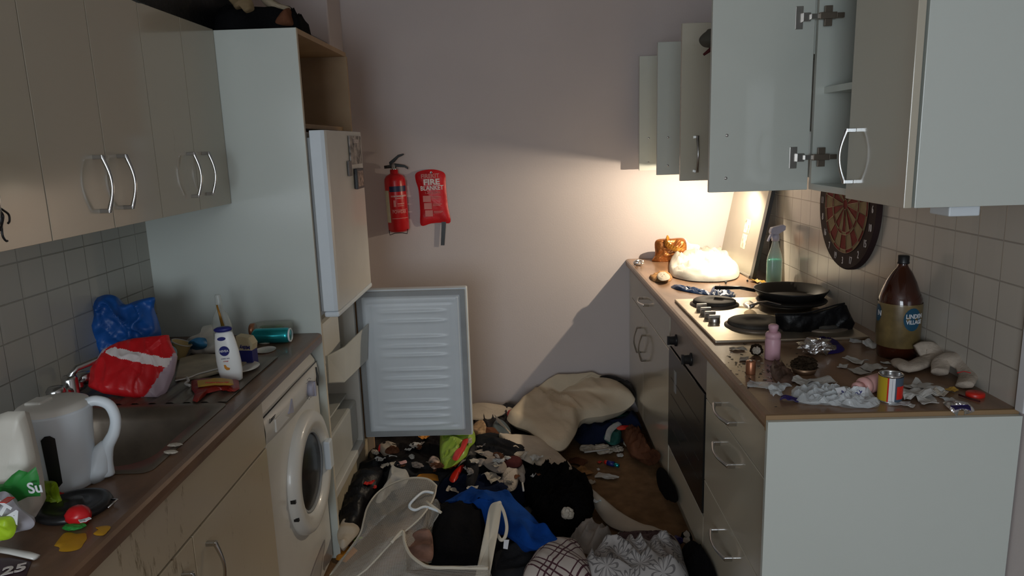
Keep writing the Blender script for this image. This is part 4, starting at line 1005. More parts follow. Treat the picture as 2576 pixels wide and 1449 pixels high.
text('lettering', 'LINDEN', .018, None, M['trimw'], t, cyl=((bx, by, WZ+.134), .0620, AF3+.72), bold=.0004, sx=.85)
text('lettering', 'VILLAGE', .017, None, M['trimw'], t, cyl=((bx, by, WZ+.117), .0620, AF3+.72), bold=.0004, sx=.8)
text('lettering', 'N', .022, None, M['trimw'], t, cyl=((bx, by, WZ+.135), .0620, AF3-.98), bold=.0004)
# sock / cloth by the bottle
def sock(path, rad, label):
    P = catmull(PZ(path), 6, False); n_ = len(P); mb = MB()
    R2 = [rad[0]+(rad[1]-rad[0])*math.sin(math.pi*i/(n_-1)) for i in range(n_)]
    mb.tube(P, R2, 20, flat=.48)
    for q in range(len(mb.v)):
        p = mb.v[q]; f = (ridge(p, 22, 3)*.0035+nz(p, 60, 2)*.002); mb.v[q] = Vector((p.x+f, p.y+f*.5, max(p.z+f, WZ+.0008)))
    o = mb.build('sock', M['sock']); return tag(o, label, 'sock')
sock([(2258, 912, .922), (2285, 926, .924), (2325, 912, .928), (2352, 900, .938), (2330, 882, .952), (2306, 888, .945)], (.022, .029), 'grubby white sock slumped against the wall right of the brown bottle')
t = sock([(2362, 940, .928), (2368, 912, .945), (2395, 905, .955), (2425, 918, .948), (2435, 945, .932), (2425, 972, .922)], (.020, .026), 'grubby white sock with red stitching nearest the worktop end')
mb = MB(); mb.tube(PZ([(2408, 938), (2425, 934), (2442, 938)], .955), .0012, 5); mb.build('red_stitching', M['red'], t)
t = root('bottle_top', onw(2455, 997), 'bright red plastic lid near the worktop end', 'lid')
mb = MB(); c_ = onw(2453, 996); mb.lathe([(.022, 0), (.022, .008), (.020, .010), (.001, .010)], c_, 28, cap=False, sy=.9); mb.build('lid_disc', M['redplastic'], t)
t = root('lighter_stick', onw(2420, 1000), 'thin mauve plastic stick in front of the red lid', 'stick')
mb = MB(); mb.tube(PZ([(2412, 993), (2440, 1003), (2465, 1010)], WZ+.003), .0022, 6); mb.build('stick', M['cloth_maroon'], t)

# grey bundle above the hood
bundle_ = tag(puff('cloth_bundle', PY([(1795, 72, 2.56), (1775, 80, 2.56), (1760, 95, 2.56), (1760, 108, 2.56), (1772, 118, 2.56), (1800, 124, 2.56), (1900, 160, 2.56), (1900, 80, 2.56)]), mat('dark_olive_cloth', (.085, .08, .065), .8, var=.1), None, n=(0, -1, 0), hf=.04, hb=.04, fold=.008, fs=12, seed=2, rings=8), 'dark olive rounded bundle poking out behind the large open door', 'bundle')
MB().tube(PY([(1770, 138), (1788, 124), (1840, 108)], 2.54), [.004, .007, .008], 8).build('strap', M['cloth_maroon'], bundle_)

# ---------------- on top of the left units ----------------
zt = 1.979
t = tag(puff('bin_bag', [Vector(p) for p in ((-1.30, 1.75, zt), (-1.045, 1.85, zt), (-1.04, 2.3, zt), (-1.035, 2.60, zt), (-.98, 2.75, zt), (-1.05, 2.95, zt), (-1.30, 3.0, zt))], M['blackbag'], None, hf=.26, hb=0, fold=.045, fs=7, seed=4, rings=22, flatness=.22), 'big black bag of rubbish on top of the left wall units', 'bag')
t = tag(puff('jacket', [Vector(p) for p in ((-1.05, 2.60, zt), (-.78, 2.61, zt), (-.77, 2.75, zt), (-.80, 2.9, zt), (-1.0, 2.95, zt))], M['cloth_black'], None, hf=.085, hb=0, fold=.02, fs=12, seed=6, rings=16, flatness=.3), 'dark crumpled jacket on top of the tall fridge housing', 'jacket')
t = tag(puff('boot', PY([(575, -6), (588, 15), (596, 25), (612, 22), (625, 36), (640, 22), (625, -6)], 2.60), mat('tan_suede', (.22, .16, .09), .9, var=.2, vs=20), None, n=(0, -1, 0), hf=.025, hb=.02, fold=.01, fs=20, seed=8, rings=8), 'tan suede boot toe lying on the dark jacket', 'boot')
t = tag(puff('trainer', PY([(655, -4), (668, 14), (690, 26), (712, 28), (728, 30), (730, 18), (708, 10), (680, -4)], 2.65), mat('beige_shoe', (.28, .23, .16), .8, var=.3, vs=30), None, n=(0, -1, 0), hf=.03, hb=.02, fold=.006, fs=20, seed=9, rings=8), 'beige shoe on the pile above the fridge housing', 'shoe')
t = tag(puff('dark_shoe', PY([(690, 66), (700, 46), (712, 30), (728, 20), (733, 40), (738, 62), (725, 68)], 2.62), M['cloth_brown'], None, n=(0, -1, 0), hf=.03, hb=.03, fold=.01, fs=20, seed=10, rings=8), 'brown shoe heel overhanging the top corner of the fridge housing', 'shoe')
t = root('flat_tray', (-.80, 2.9, 1.976), 'flat black tray on top of the fridge housing', 'tray')
MB().box(-1.05, -.785, 2.66, 3.12, 1.9755, 1.999).build('tray_body', M['black'], t, bevel=.004)
# black cord on near left door
t = root('string', (-1.02, 1.26, 1.42), 'tangled black cord hanging against the nearest left wall unit door', 'cord')
for i, pl in enumerate([[(2, 525), (10, 530), (22, 540), (24, 556), (20, 562)], [(0, 524), (3, 550), (6, 590), (14, 605), (19, 606)], [(0, 530), (8, 542), (6, 560), (0, 580)]]):
    mb = MB(); mb.tube(catmull([G(a, b, 'x', -1.022+i*.003) for a, b in pl], 5, False), .0022, 6); mb.build('strand', M['black'], t)

# ash and crumbs on the soiled corner of the worktop
rs = random.Random(5); mb = MB()
for i in range(150):
    p = onw(rs.gauss(1905, 55), rs.gauss(930, 38), WZ+.0004)
    if p.x < .575 or p.y < 1.68: continue
    s_ = rs.uniform(.0010, .0032); an = rs.uniform(0, 3.1)
    xf = Matrix.Translation(p) @ Matrix.Rotation(an, 4, 'Z'); mb.box(-s_*1.5, s_*1.5, -s_*.5, s_*.5, 0, s_*.4, rs.choice((0, 0, 1)), xf)
tag(mb.build('ash_and_crumbs', [M['blackmat'], M['tissue']]), 'ash and burnt crumbs scattered on the near front edge of the worktop', 'ash', kind='stuff')
# ---------------- things on the left worktop ----------------
# kettle
kc = Vector((-.957, 1.375, WZ))
t = root('kettle', kc, 'white jug kettle with dark water gauge beside the sink', 'kettle')
prof = [(.052, 0), (.0555, .004), (.0565, .03), (.058, .08), (.061, .125), (.0645, .162), (.064, .167)]
mb = MB(); mb.lathe(prof, kc, 56, sx=1.05, sy=1.12); mb.build('body', M['whiteblue'], t)
mb = MB(); mb.lathe([(.0625, .167), (.060, .174), (.050, .179), (.001, .180)], kc, 48, cap=False, sx=1.05, sy=1.12); mb.build('lid', M['white'], t)
mb = MB(); mb.box(kc.x-.045, kc.x-.010, kc.y-.02, kc.y+.02, kc.z+.176, kc.z+.184); mb.build('lid_button', M['white'], t, bevel=.004)
hd = Vector((.93, .36, 0)).normalized()
def HK(u, z): return kc+hd*(u*.90)+Vector((0, 0, z*.94))
mb = MB(); pts = catmull([HK(.062, .176), HK(.085, .180), HK(.110, .166), HK(.119, .135), HK(.112, .102), HK(.094, .072), HK(.086, .040), HK(.086, .006)], 6, False)
mb.tube(pts, [.0105 if i < 20 else .0105+.004*min(1, (i-20)/14) for i in range(len(pts))], 14, flat=1.0); mb.build('handle', M['whiteblue'], t)
mb = MB(); mb.tube([HK(.05, .012), HK(.07, .030), HK(.078, .06), HK(.092, .080)], [.03, .026, .020, .010], 14); mb.build('handle_root', M['whiteblue'], t)
AK = math.atan2(-kc.y, -kc.x)
vs = []; fs = []; K = 6
for i in range(16):
    z = .022+.110*i/15; 
    rr = .0565+(.0645-.0565)*max(0, (z-.03))/.132+.0016
    e = min(1, min(i, 15-i)/1.5+.35)
    for k in range(K+1):
        a = AK-.22+(k/K-.5)*.36*e; vs.append((kc.x+rr*1.05*math.cos(a), kc.y+rr*1.12*math.sin(a), kc.z+z))
for i in range(15):
    for k in range(K): a = i*(K+1)+k; fs.append((a, a+1, a+K+2, a+K+1))
mb = MB(); mb.add(vs, fs, 0, True); mb.build('water_gauge', M['black'], t)
# sugar bag
sb = PY([(-10, 1045), (20, 1035), (62, 1034), (75, 1080), (88, 1140), (100, 1200), (108, 1270), (90, 1300), (45, 1320), (-10, 1335), (-60, 1330), (-60, 1045)], 1.205)
zl, zh = G(60, 1290, 'y', 1.205).z, G(60, 1180, 'y', 1.205).z
t = tag(puff('sugar_bag', sb, [M['whitebag']], None, n=(.15, -1, .1), hf=.030, hb=.03, fold=.006, fs=14, seed=5, rings=14, flatness=.25, round_=False, dense=4), 'white paper sugar bag with green band left of the kettle', 'bag')
gb = PY([(2, 1224), (30, 1195), (48, 1182), (70, 1188), (90, 1174), (98, 1200), (102, 1248), (70, 1250), (45, 1262), (2, 1240), (-40, 1235), (-40, 1225)], 1.150)
puff('green_band', gb, M['green'], t, n=(.15, -1, .1), hf=.007, hb=.01, fold=.002, rings=6, round_=False, dense=3)
text('lettering', 'Su', .027, frame(G(88, 1228, 'y', 1.135), (1, 0, .1), (0, 0, 1)), M['trimw'], t, bold=.0006)
# salad / drink packet in front
t = tag(puff('snack_packet', PY([(-10, 1240), (18, 1238), (45, 1275), (85, 1310), (78, 1330), (40, 1340), (0, 1362), (-30, 1360), (-30, 1240)], 1.115), mat('pale_lilac_film', (.50, .50, .56), .35, var=.15), None, n=(0, -1, .25), hf=.018, hb=.015, fold=.006, fs=20, seed=5, rings=10), 'crumpled pale packet with bright lettering at the photo edge', 'packet')
text('lettering', 'NTA', .030, frame(G(6, 1282, 'y', 1.082), (.8, 0, -.6), (.6, 0, .8)), M['trimw'], t, bold=.0015)
scrap('orange_print', G(18, 1262, 'y', 1.085), .022, M['redplastic'], t, seed=3, h=.1)
tag(puff('lime_packet', PY([(-20, 1310), (5, 1300), (30, 1302), (40, 1330), (30, 1352), (5, 1360), (-20, 1358)], 1.08), M['lime'], None, n=(0, -1, .3), hf=.012, hb=.01, fold=.008, fs=30, seed=6, rings=8), 'lime green packet under the pale packet at the photo edge', 'packet')
tag(puff('lettuce_packet', PZ([(106, 1215, .95), (118, 1210, .96), (142, 1214, .965), (150, 1245, .935), (158, 1272, .912), (130, 1275, .912), (108, 1262, .915)]), M['lime'], None, n=(0, -1, .4), hf=.008, hb=.008, fold=.010, fs=35, seed=7, rings=9), 'lime green torn wrapper between sugar bag and kettle', 'wrapper')
o = scrap('red_scrap', onw(152, 1246, WZ+.01), .014, M['redplastic'], seed=2); tag(o, 'tiny red scrap at the foot of the kettle', 'scrap')
# black base, tomato, yolk
t = root('power_stand', onw(222, 1272), 'round black kettle power base in front of the kettle', 'kettle base')
c_ = Vector((-.872, 1.268, WZ)); mb = MB(); mb.lathe([(.062, 0), (.066, .004), (.062, .013), (.05, .015), (.048, .012), (.018, .012), (.016, .020), (.001, .021)], c_, 40, cap=False); mb.build('base_disc', M['black'], t)
mb = MB(); mb.tube([(c_.x+.055, c_.y+.02, WZ+.008), (c_.x+.075, c_.y+.015, WZ+.01), (c_.x+.07, c_.y-.01, WZ+.006)], .002, 6); mb.build('cord_clip', M['chrome'], t)
t = root('sauce_sachet', onw(200, 1320), 'small red and green ball shaped sachet on the left worktop', 'sachet')
ball('sachet_body', onw(200, 1318), .021, M['red'], t, seed=4, sc=(1.1, .9, .9), amp=.08, smooth=True)
ball('green_end', onw(188, 1330), .015, M['green'], t, seed=5, sc=(1.3, .8, .35), amp=.2)
scrap('white_tag', onw(214, 1312, WZ+.028), .018, M['trimw'], t, seed=5, h=.2)
tag(puff('egg_stain', PZ([(142, 1362), (160, 1345), (190, 1335), (215, 1348), (225, 1362), (205, 1375), (175, 1388), (150, 1386)], .9105), M['egg'], None, hf=.002, hb=0, fold=.0008, rings=5, jag=.012), 'dried yellow food smear below the red sachet', 'stain')
tag(puff('egg_stain', PZ([(232, 1340), (245, 1324), (268, 1325), (278, 1336), (258, 1345), (240, 1348)], .9105), M['egg'], None, hf=.002, hb=0, fold=.0008, rings=5, jag=.012), 'smaller yellow food smear towards the worktop edge', 'stain')
t = root('plastic_knife', onw(50, 1392), 'white plastic knife handle at the bottom left corner', 'knife')
mb = MB(); mb.tube(PZ([(-20, 1380), (30, 1388), (70, 1396), (92, 1402)], WZ+.006), [.007, .007, .008, .007], 8, flat=.5); mb.build('knife_handle', M['white'], t)
t = tag(puff('dark_leaflet', PZ([(-20, 1405), (30, 1402), (80, 1412), (60, 1460), (-20, 1470)], .911), mat('maroon_leaflet', (.05, .02, .03), .4), None, hf=.003, hb=0, fold=.001, rings=5, round_=False), 'dark maroon leaflet with white letters at the bottom left corner', 'leaflet')
text('lettering', '25', .035, frame(onw(36, 1432, WZ+.0055), (1, .5, 0), (-.5, 1, 0)), M['print_white'], t, bold=.001)
# blue bag
t = tag(puff('blue_carrier_bag', PY([(230, 775, 2.22), (232, 757, 2.22), (262, 742, 2.22), (290, 745, 2.22), (312, 766, 2.22), (345, 756, 2.22), (388, 748, 2.22), (388, 775, 2.22), (400, 815, 2.22), (405, 848, 2.22), (380, 900, 2.22), (310, 925, 2.22), (240, 925, 2.22), (238, 850, 2.22)]), M['bluebag'], None, n=(.2, -1, 0), hf=.045, hb=.04, fold=.03, fs=18, seed=3, rings=18, flatness=.4), 'crumpled blue carrier bag standing against the left wall tiles', 'bag')
# red food bag
rb = PY([(226, 960, 1.93), (230, 930, 1.95), (262, 880, 1.98), (300, 862, 2.0), (340, 852, 2.0), (425, 843, 2.0), (428, 858, 2.0), (446, 895, 1.98), (438, 940, 1.95), (420, 985, 1.92), (400, 1004, 1.90), (340, 1002, 1.90), (260, 990, 1.90), (225, 975, 1.92)])
redm = M['redcloth']; lil = mat('pale_lilac_bag', (.46, .36, .42), .35, var=.15)
nrm = Vector((.15, -1, .55)).normalized()
A_ = [Vector(p) for p in rb]
rp = [(p.x, p.z) for p in PY([(210, 965), (226, 935), (262, 878), (300, 855), (340, 845), (436, 832), (428, 900), (402, 968), (380, 985), (300, 978), (240, 975)], 1.95)]
wp = [(p.x, p.z) for p in PY([(262, 884), (280, 876), (350, 884), (430, 902), (426, 920), (340, 902), (268, 890)], 1.95)]
bp_ = [(p.x, p.z) for p in PY([(215, 965), (250, 970), (300, 978), (295, 1000), (235, 1000)], 1.95)]
def bagcol(q):
    if inpoly(q.x, q.z, bp_): return 3
    if inpoly(q.x, q.z, wp): return 2
    return 1 if inpoly(q.x, q.z, rp) else 0
t = puff('frozen_food_bag', rb, [lil, redm, M['print_white'], M['bluewrap']], None, n=nrm, hf=.034, hb=.03, fold=.009, fs=16, seed=9, rings=34, dense=12, flatness=.28, mifn=bagcol, round_=False)
tag(t, 'red and white plastic food bag lying over the drainer', 'bag')
def decal(px, y, off, m, nm, par, hf=.002, dense=3):
    pts = [p+nrm*off for p in PY(px, y)]
    return puff(nm, pts, m, par, n=nrm, hf=hf, hb=0, fold=.0015, fs=12, seed=9, rings=8, round_=False, dense=dense)
tag(puff('purple_sachet', PZ([(410, 870, .96), (425, 866, .97), (445, 880, .95), (440, 905, .925), (420, 912, .92)]), mat('sky_film', (.35, .55, .62), .3, var=.15, vs=20), None, n=(0, -1, .4), hf=.01, hb=.008, fold=.005, rings=7), 'pale blue plastic flap right of the red food bag', 'wrapper')
# paper cup
t = root('paper_cup', onw(450, 900), 'crushed yellow paper cup tipped beside the red food bag', 'cup')
c_ = onw(448, 905); xf = Matrix.Translation(c_+Vector((0, 0, .005))) @ Matrix.Rotation(.35, 4, 'Y')
mb = MB(xf); mb.lathe([(.018, 0), (.0285, .055), (.030, .056), (.027, .052), (.017, .004), (.001, .004)], seg=28, cap=False, sx=1.1, sy=.8); mb.build('cup_wall', mat('cream_yellow_card', (.55, .42, .18), .6), t)
mb = MB(xf); mb.tube([(.0325*math.cos(a*math.pi/12), .0238*math.sin(a*math.pi/12), .056) for a in range(24)], .0016, 6, closed=True); mb.build('rolled_rim', M['paper'], t)
# crisp bag white/blue
t = tag(puff('bread_bag', PZ([(465, 870, .93), (480, 850, .96), (505, 838, .975), (515, 820, .99), (545, 818, .99), (556, 840, .96), (552, 880, .92), (520, 890, .912), (485, 890, .912)]), M['whitebag'], None, n=(0, -1, .5), hf=.03, hb=.02, fold=.014, fs=18, seed=12, rings=14), 'white and blue spotted bread bag behind the white lotion bottle', 'bag')
puff('blue_print', PZ([(480, 860, .965), (500, 850, .975), (518, 852, .97), (520, 872, .945), (500, 880, .93), (478, 878, .93)]), mat('bright_blue_print', (.03, .20, .42), .4, var=.4, vs=40), t, n=(0, -1, .5), hf=.034, hb=0, fold=.006, fs=18, seed=12, rings=6)
# clear spray bottle / tall clear thing with turquoise label
t = root('air_freshener_bottle', onw(566, 830), 'clear bottle with turquoise label and slim nozzle behind the lotion bottle', 'bottle')
c_ = Vector((-1.02, 2.36, WZ))
mb = MB(Matrix.Translation(c_) @ Matrix.Rotation(-.04, 4, 'Y')); mb.lathe([(.030, 0), (.033, .006), (.033, .09), (.026, .12), (.012, .145), (.010, .19), (.008, .195)], seg=28, sy=.7); mb.build('bottle', M['clearplastic'], t)
c2 = c_+Vector((.012, -.03, 0)); mb = MB(); mb.lathe([(.011, .0), (.012, .06), (.010, .066)], c2+Vector((0, 0, .025)), 16); mb.build('label_tube', M['turq'], t)
mb = MB(); mb.tube([c2+Vector((0, 0, .09)), c2+Vector((-.006, 0, .13)), c2+Vector((-.012, 0, .165))], [.006, .004, .003], 8); mb.build('nozzle', M['gold'], t)
# lotion bottle (upside shape)
nc = Vector((-.868, 2.03, WZ))
NB = Matrix.Translation(nc) @ Matrix.Rotation(math.radians(-4), 4, 'Y')
t = root('lotion_bottle', nc, 'white oval lotion bottle with navy round emblem and navy cap', 'bottle')
mb = MB(NB); mb.lathe([(.026, 0), (.031, .004), (.035, .03), (.036, .06), (.0345, .09), (.030, .125), (.0255, .146), (.020, .150)], seg=40, sy=.52); mb.build('bottle', M['pearl'], t)
mb = MB(NB); mb.lathe([(.016, .149), (.024, .152), (.027, .156), (.026, .160), (.018, .164), (.001, .165)], seg=32, sy=.6, cap=False); mb.build('cap', M['print_blue'], t)
NF = NB @ frame((0, -.0195, .088), (1, 0, 0), (0, 0, 1))
def ell(nm, cx, cz, rx, rz, m, dy=0, par=t):
    mb = MB(NB); K = 28; mb.add([(cx+rx*math.cos(k*2*math.pi/K), -.0196-dy, cz+rz*math.sin(k*2*math.pi/K)) for k in range(K)]+[(cx+rx*math.cos(k*2*math.pi/K), -.012, cz+rz*math.sin(k*2*math.pi/K)) for k in range(K)], [tuple(range(K))]+[(k, (k+1) % K, K+(k+1) % K, K+k) for k in range(K)]); return mb.build(nm, m, par)
ell('emblem', 0, .096, .0145, .0145, M['print_blue']); ell('oval_badge', -.003, .132, .012, .0055, M['print_blue'], -.003)
text('lettering', 'NIVEA', .0095, NB @ frame((0, -.0202, .096), (1, 0, 0), (0, 0, 1)), M['trimw'], t, bold=.0002, ext=.0002)
text('lettering', 'creme care', .0055, NB @ frame((0, -.0199, .074), (1, 0, 0), (0, 0, 1)), M['print_blue'], t, ext=.0002)
text('lettering', 'orange', .0055, NB @ frame((0, -.0199, .066), (1, 0, 0), (0, 0, 1)), M['redplastic'], t, ext=.0002)
mb = MB(NB @ frame((0, -.0197, .045), (1, 0, 0), (0, 0, 1))); mb.prism([(-.008, .010), (-.003, .010), (0, .003), (.008, -.001), (.006, -.006), (-.002, -.006), (-.007, 0)], 'z', -.004, .0003); mb.build('orange_slice', M['orange'], t)
# milky box
t = root('chocolate_box', onw(630, 900), 'cream and navy carton standing upside down right of the lotion bottle', 'carton')
mc = onw(618, 922)
MX = Matrix.Translation(mc) @ Matrix.Rotation(-.1, 4, 'Z')
mb = MB(MX); mb.box(-.022, .026, 0, .035, 0, .052); mb.build('navy_half', M['print_blue'], t)
mb = MB(MX); mb.prism([(-.022, .052), (.026, .052), (.030, .072), (.018, .092), (-.022, .098)], 'y', 0, .035); mb.build('cream_half', mat('cream_card', (.55, .48, .30), .6), t)
text('lettering', 'Milky', .016, MX @ frame((.004, -.0006, .062), (-1, 0, 0), (0, 0, -1)), M['print_blue'], t, bold=.0004)
# lids, plates
t = root('oval_plate', onw(670, 880), 'pale oval foil lid lying beside the turquoise can', 'lid')
mb = MB(); c_ = onw(668, 882); mb.lathe([(.034, .004), (.032, .001), (.001, .003)], c_, 32, cap=False, sx=1.0, sy=1.2); mb.build('lid_disc', M['white'], t)
t = root('saucer', onw(620, 935), 'pale saucer edge under the lotion bottle', 'saucer')
mb = MB(); c_ = Vector((-.885, 2.12, WZ+.005)); mb.lathe([(.03, 0), (.062, .008), (.064, .010), (.03, .003), (.001, .003)], c_, 36, cap=False); mb.build('saucer_disc', M['cloth_white'] and M['white'], t)
# cutting board / big cream tray on drainer
t = root('oval_board', onw(490, 910), 'grimy pale chopping board lying on the drainer', 'board')
mb = MB(); mb.prism([(p.x, p.y) for p in hstruct([(440, 955), (452, 905), (500, 893), (560, 895), (640, 905), (600, 925), (555, 935), (500, 950)], .92)], 'z', .9145, .926); mb.build('board', mat('grubby_board', (.36, .31, .22), .6, var=.3, vs=12), t, bevel=.004)
t = root('white_cable', onw(500, 940), 'thin white cable trailing across the chopping board', 'cable')
mb = MB(); mb.tube(catmull(PZ([(440, 958), (475, 950), (500, 940), (530, 932), (560, 924), (590, 915)], .930), 5, False), .0022, 6); mb.tube(catmull(PZ([(470, 950), (474, 958), (466, 965), (478, 970)], .930), 5, False), .004, 6); mb.build('cable_run', M['paper'], t)
# caramel wrapper
t = tag(puff('chocolate_wrapper', PZ([(481, 958), (510, 952), (560, 952), (600, 956), (603, 978), (590, 985), (560, 980), (520, 990), (495, 1012), (484, 1008), (490, 990), (482, 980)], .918), M['darkred'], None, n=(0, -.3, 1), hf=.008, hb=0, fold=.004, fs=25, seed=7, rings=10, round_=False), 'empty red and gold chocolate bar wrapper at the sink edge', 'wrapper')
puff('gold_panel', PZ([(496, 957, .934), (545, 952, .938), (585, 955, .934), (588, 968, .934), (540, 968, .934), (498, 974, .93)]), M['yellowgold'], t, hf=.004, hb=.004, fold=.002, rings=5, round_=False)
text('lettering', 'CHOCOLATE', .011, frame(G(545, 962, 'z', .9425), (1, -.05, 0), (.05, 1, 0)), M['redplastic'], t, bold=.0003)
# jar and can on their sides
def lying(c, d, prof, **k):
    d = Vector(d).normalized(); q = d.to_track_quat('Z', 'Y').to_matrix().to_4x4(); return MB(Matrix.Translation(c) @ q)
t = root('glass_jar', onw(720, 832), 'clear glass jar with green contents lying against the tall white panel', 'jar')
jc = Vector((-.975, 2.52, WZ+.030))
mb = lying(jc, (1, .04, 0), None); mb.lathe([(.022, 0), (.028, .01), (.029, .02), (.029, .12), (.026, .13), (.022, .132)], seg=28); mb.build('jar_glass', M['glass'], t)
mb = lying(jc+Vector((.02, 0, -.006)), (1, .04, 0), None); mb.lathe([(.018, 0), (.021, .01), (.021, .075), (.016, .08)], seg=20); mb.build('contents', mat('green_pickle', (.05, .14, .02), .4, var=.5, vs=40), t)
mb = lying(jc-Vector((.018, 0, 0)), (1, .04, 0), None); mb.lathe([(.020, 0), (.023, .003), (.023, .018)], seg=24); mb.build('jar_lid', M['copper'], t)
t = root('drink_can', onw(720, 860), 'turquoise metallic drink can lying on its side on the worktop', 'can')
cc = Vector((-.955, 2.44, WZ+.027))
mb = lying(cc, (1, .03, 0), None); mb.lathe([(.016, 0), (.0255, .01), (.0265, .016), (.0265, .118), (.0255, .124), (.019, .132)], seg=32); mb.build('can_body', M['turq'], t)
mb = lying(cc+Vector((.128, .004, 0)), (1, .03, 0), None); mb.lathe([(.0235, 0), (.0245, .004), (.021, .006), (.020, .002), (.001, .002)], seg=32, cap=False); mb.build('can_end', M['whiteblue'], t)
t = tag(puff('greaseproof_paper', PZ([(640, 845), (655, 835), (680, 832), (690, 850), (675, 865), (645, 862)], .912), M['tissue'], None, hf=.025, hb=0, fold=.012, fs=25, seed=2, rings=8), 'scrunched brownish tissue left of the turquoise can', 'tissue')
# scraps on sink edge
for i, (a, b, lb) in enumerate(((430, 1140, 'small wet scrap on the front rim of the sink'), (440, 1122, 'pale crumb on the front rim of the sink nearer the drainer'), (290, 1135, 'white crumb inside the sink bowl'))):
    o = ball('food_scrap', onw(a, b, WZ+.004) if i < 2 else G(a, b, 'z', .80), .010, M['tissue'], seed=i+4, sc=(1.5, .8, .3)); tag(o, lb, 'scrap')
# dirt smears on the front of the cabinet are in its material

# ---------------- floor clutter ----------------
def HIT(px, py):
    """where the view line of a photo pixel first meets what is already built"""
    bpy.context.view_layer.update()
    v = (CD + CR*((px-W/2)/FPX) - CU*((py-H/2)/FPX)).normalized()
    ok, loc, *_ = C.ray_cast(bpy.context.evaluated_depsgraph_get(), Vector((0, 0, CZ)), v)
    return loc if ok else G(px, py, 'z', .02)
def GW(px, py, z):
    p = G(px, py, 'z', z)
    if p.y >= 3.985: p = G(px, py, 'y', 3.985)
    return p if p.x < .578 else G(px, py, 'x', .578)
def pile(name, px, z, m, label, cat, hf=.08, fold=.02, fs=8, seed=1, rings=18, par=None, onto=False, **k):
    if onto:
        mx, my = sum(p[0] for p in px)/len(px), sum(p[1] for p in px)/len(px)
        hs = sorted(HIT(mx+(p[0]-mx)*.6, my+(p[1]-my)*.6).z for p in px[::2]+[(mx, my)]); z = max(0, hs[len(hs)//2]-.004)
    zz = z+.45*hf; flat_ = all(len(p) == 2 for p in px)
    o = puff(name, [GW(p[0], p[1], p[2] if len(p) > 2 else zz) for p in px], M[m] if isinstance(m, str) else m, par, hf=hf*(.6 if flat_ else 1), hb=.42*hf if flat_ else 0, fold=fold*1.25, fs=fs, seed=seed, rings=rings, **k)
    if flat_ and not onto:
        for v in o.data.vertices: v.co.z = max(v.co.z, z+.001)
    if label: tag(o, label, cat)
    return o
# big dark heaps under everything
pile('rubbish_sack', [(930, 1105), (1100, 1075), (1200, 1090), (1230, 1150), (1180, 1210), (1060, 1235), (960, 1240), (925, 1190)], .0, 'blackbag', 'burst black rubbish sack spread under the open fridge door', 'bag', hf=.16, fold=.03, seed=31, flatness=.3)
pile('dark_coat', [(1185, 1110), (1260, 1100), (1330, 1140), (1390, 1180), (1400, 1240), (1300, 1270), (1180, 1270), (1100, 1240), (1120, 1180)], .0, 'cloth_char', 'charcoal coat buried in the middle of the heap', 'coat', hf=.13, fold=.03, seed=32, flatness=.35)
pile('dark_trousers', [(1240, 1265), (1400, 1380), (1420, 1420), (1340, 1470), (1200, 1475), (1230, 1380)], 0, 'cloth_navy', 'navy trousers beneath the blue fleece at the bottom of the photo', 'trousers', hf=.10, fold=.03, seed=33)
pile('black_sack', [(1185, 1045), (1250, 1030), (1310, 1030), (1330, 1060), (1390, 1120), (1350, 1150), (1260, 1110), (1190, 1100)], 0, 'blackbag', 'black sack behind the lime bag by the pillow', 'bag', hf=.10, fold=.025, seed=34, flatness=.3)
pile('black_sack', [(845, 1335), (868, 1270), (900, 1200), (945, 1175), (985, 1180), (975, 1230), (930, 1290), (900, 1345), (870, 1360)], 0, 'blackbag', 'black sack wedged beside the fridge plinth', 'bag', hf=.15, fold=.02, seed=35, flatness=.4)
pile('black_bag', [(1505, 965), (1515, 950), (1550, 952), (1590, 975), (1598, 1000), (1560, 1000)], .06, 'blackbag', 'black bag corner behind the pillow', 'bag', hf=.07, fold=.015, seed=36)
pile('dark_skirt', [(1440, 1070), (1500, 1055), (1590, 1040), (1608, 1060), (1610, 1090), (1560, 1110), (1480, 1120), (1445, 1105)], 0, 'cloth_navy', 'dark garment right of the pillow', 'garment', hf=.06, fold=.02, seed=37)
pile('navy_jumper', [(1095, 1245), (1130, 1208), (1200, 1200), (1300, 1220), (1330, 1255), (1250, 1290), (1150, 1285)], .04, 'cloth_navy', 'navy jumper above the blue fleece', 'jumper', hf=.08, fold=.03, seed=38)
# white sheet at the wall
tag(puff('white_sheet', [GW(x_, y_, .1)+Vector((0, -.01*k_, 0)) for k_, (x_, y_) in enumerate([(1180, 1052), (1184, 1018), (1215, 1010), (1260, 1014), (1305, 1022), (1305, 1028), (1270, 1034), (1225, 1044)])], M['cloth_white'], None, n=(0, -.9, .4), hf=.03, hb=.0, fold=.006, fs=10, seed=40, rings=8), 'cream sheet edge lying against the back wall', 'sheet')
pile('red_fabric', [(1275, 1040), (1290, 1030), (1312, 1026), (1300, 1045), (1285, 1055)], .12, 'red', 'small dark red cloth corner beside the pillow', 'cloth', hf=.02, fold=.006, seed=41, rings=6)
# pillow
t = pile('pillow', [(1275, 1052), (1300, 1025), (1340, 995), (1385, 962), (1420, 954), (1480, 953), (1530, 956), (1555, 962), (1597, 1000), (1575, 1030), (1520, 1046), (1465, 1056), (1448, 1090), (1425, 1125), (1402, 1134), (1370, 1118), (1330, 1085), (1295, 1072)], .07, 'pillow', 'stained cream pillow slumped at the back wall', 'pillow', hf=.16, fold=.02, fs=6, seed=44, rings=22, flatness=.5, center=G(1410, 1030, 'z', .07))
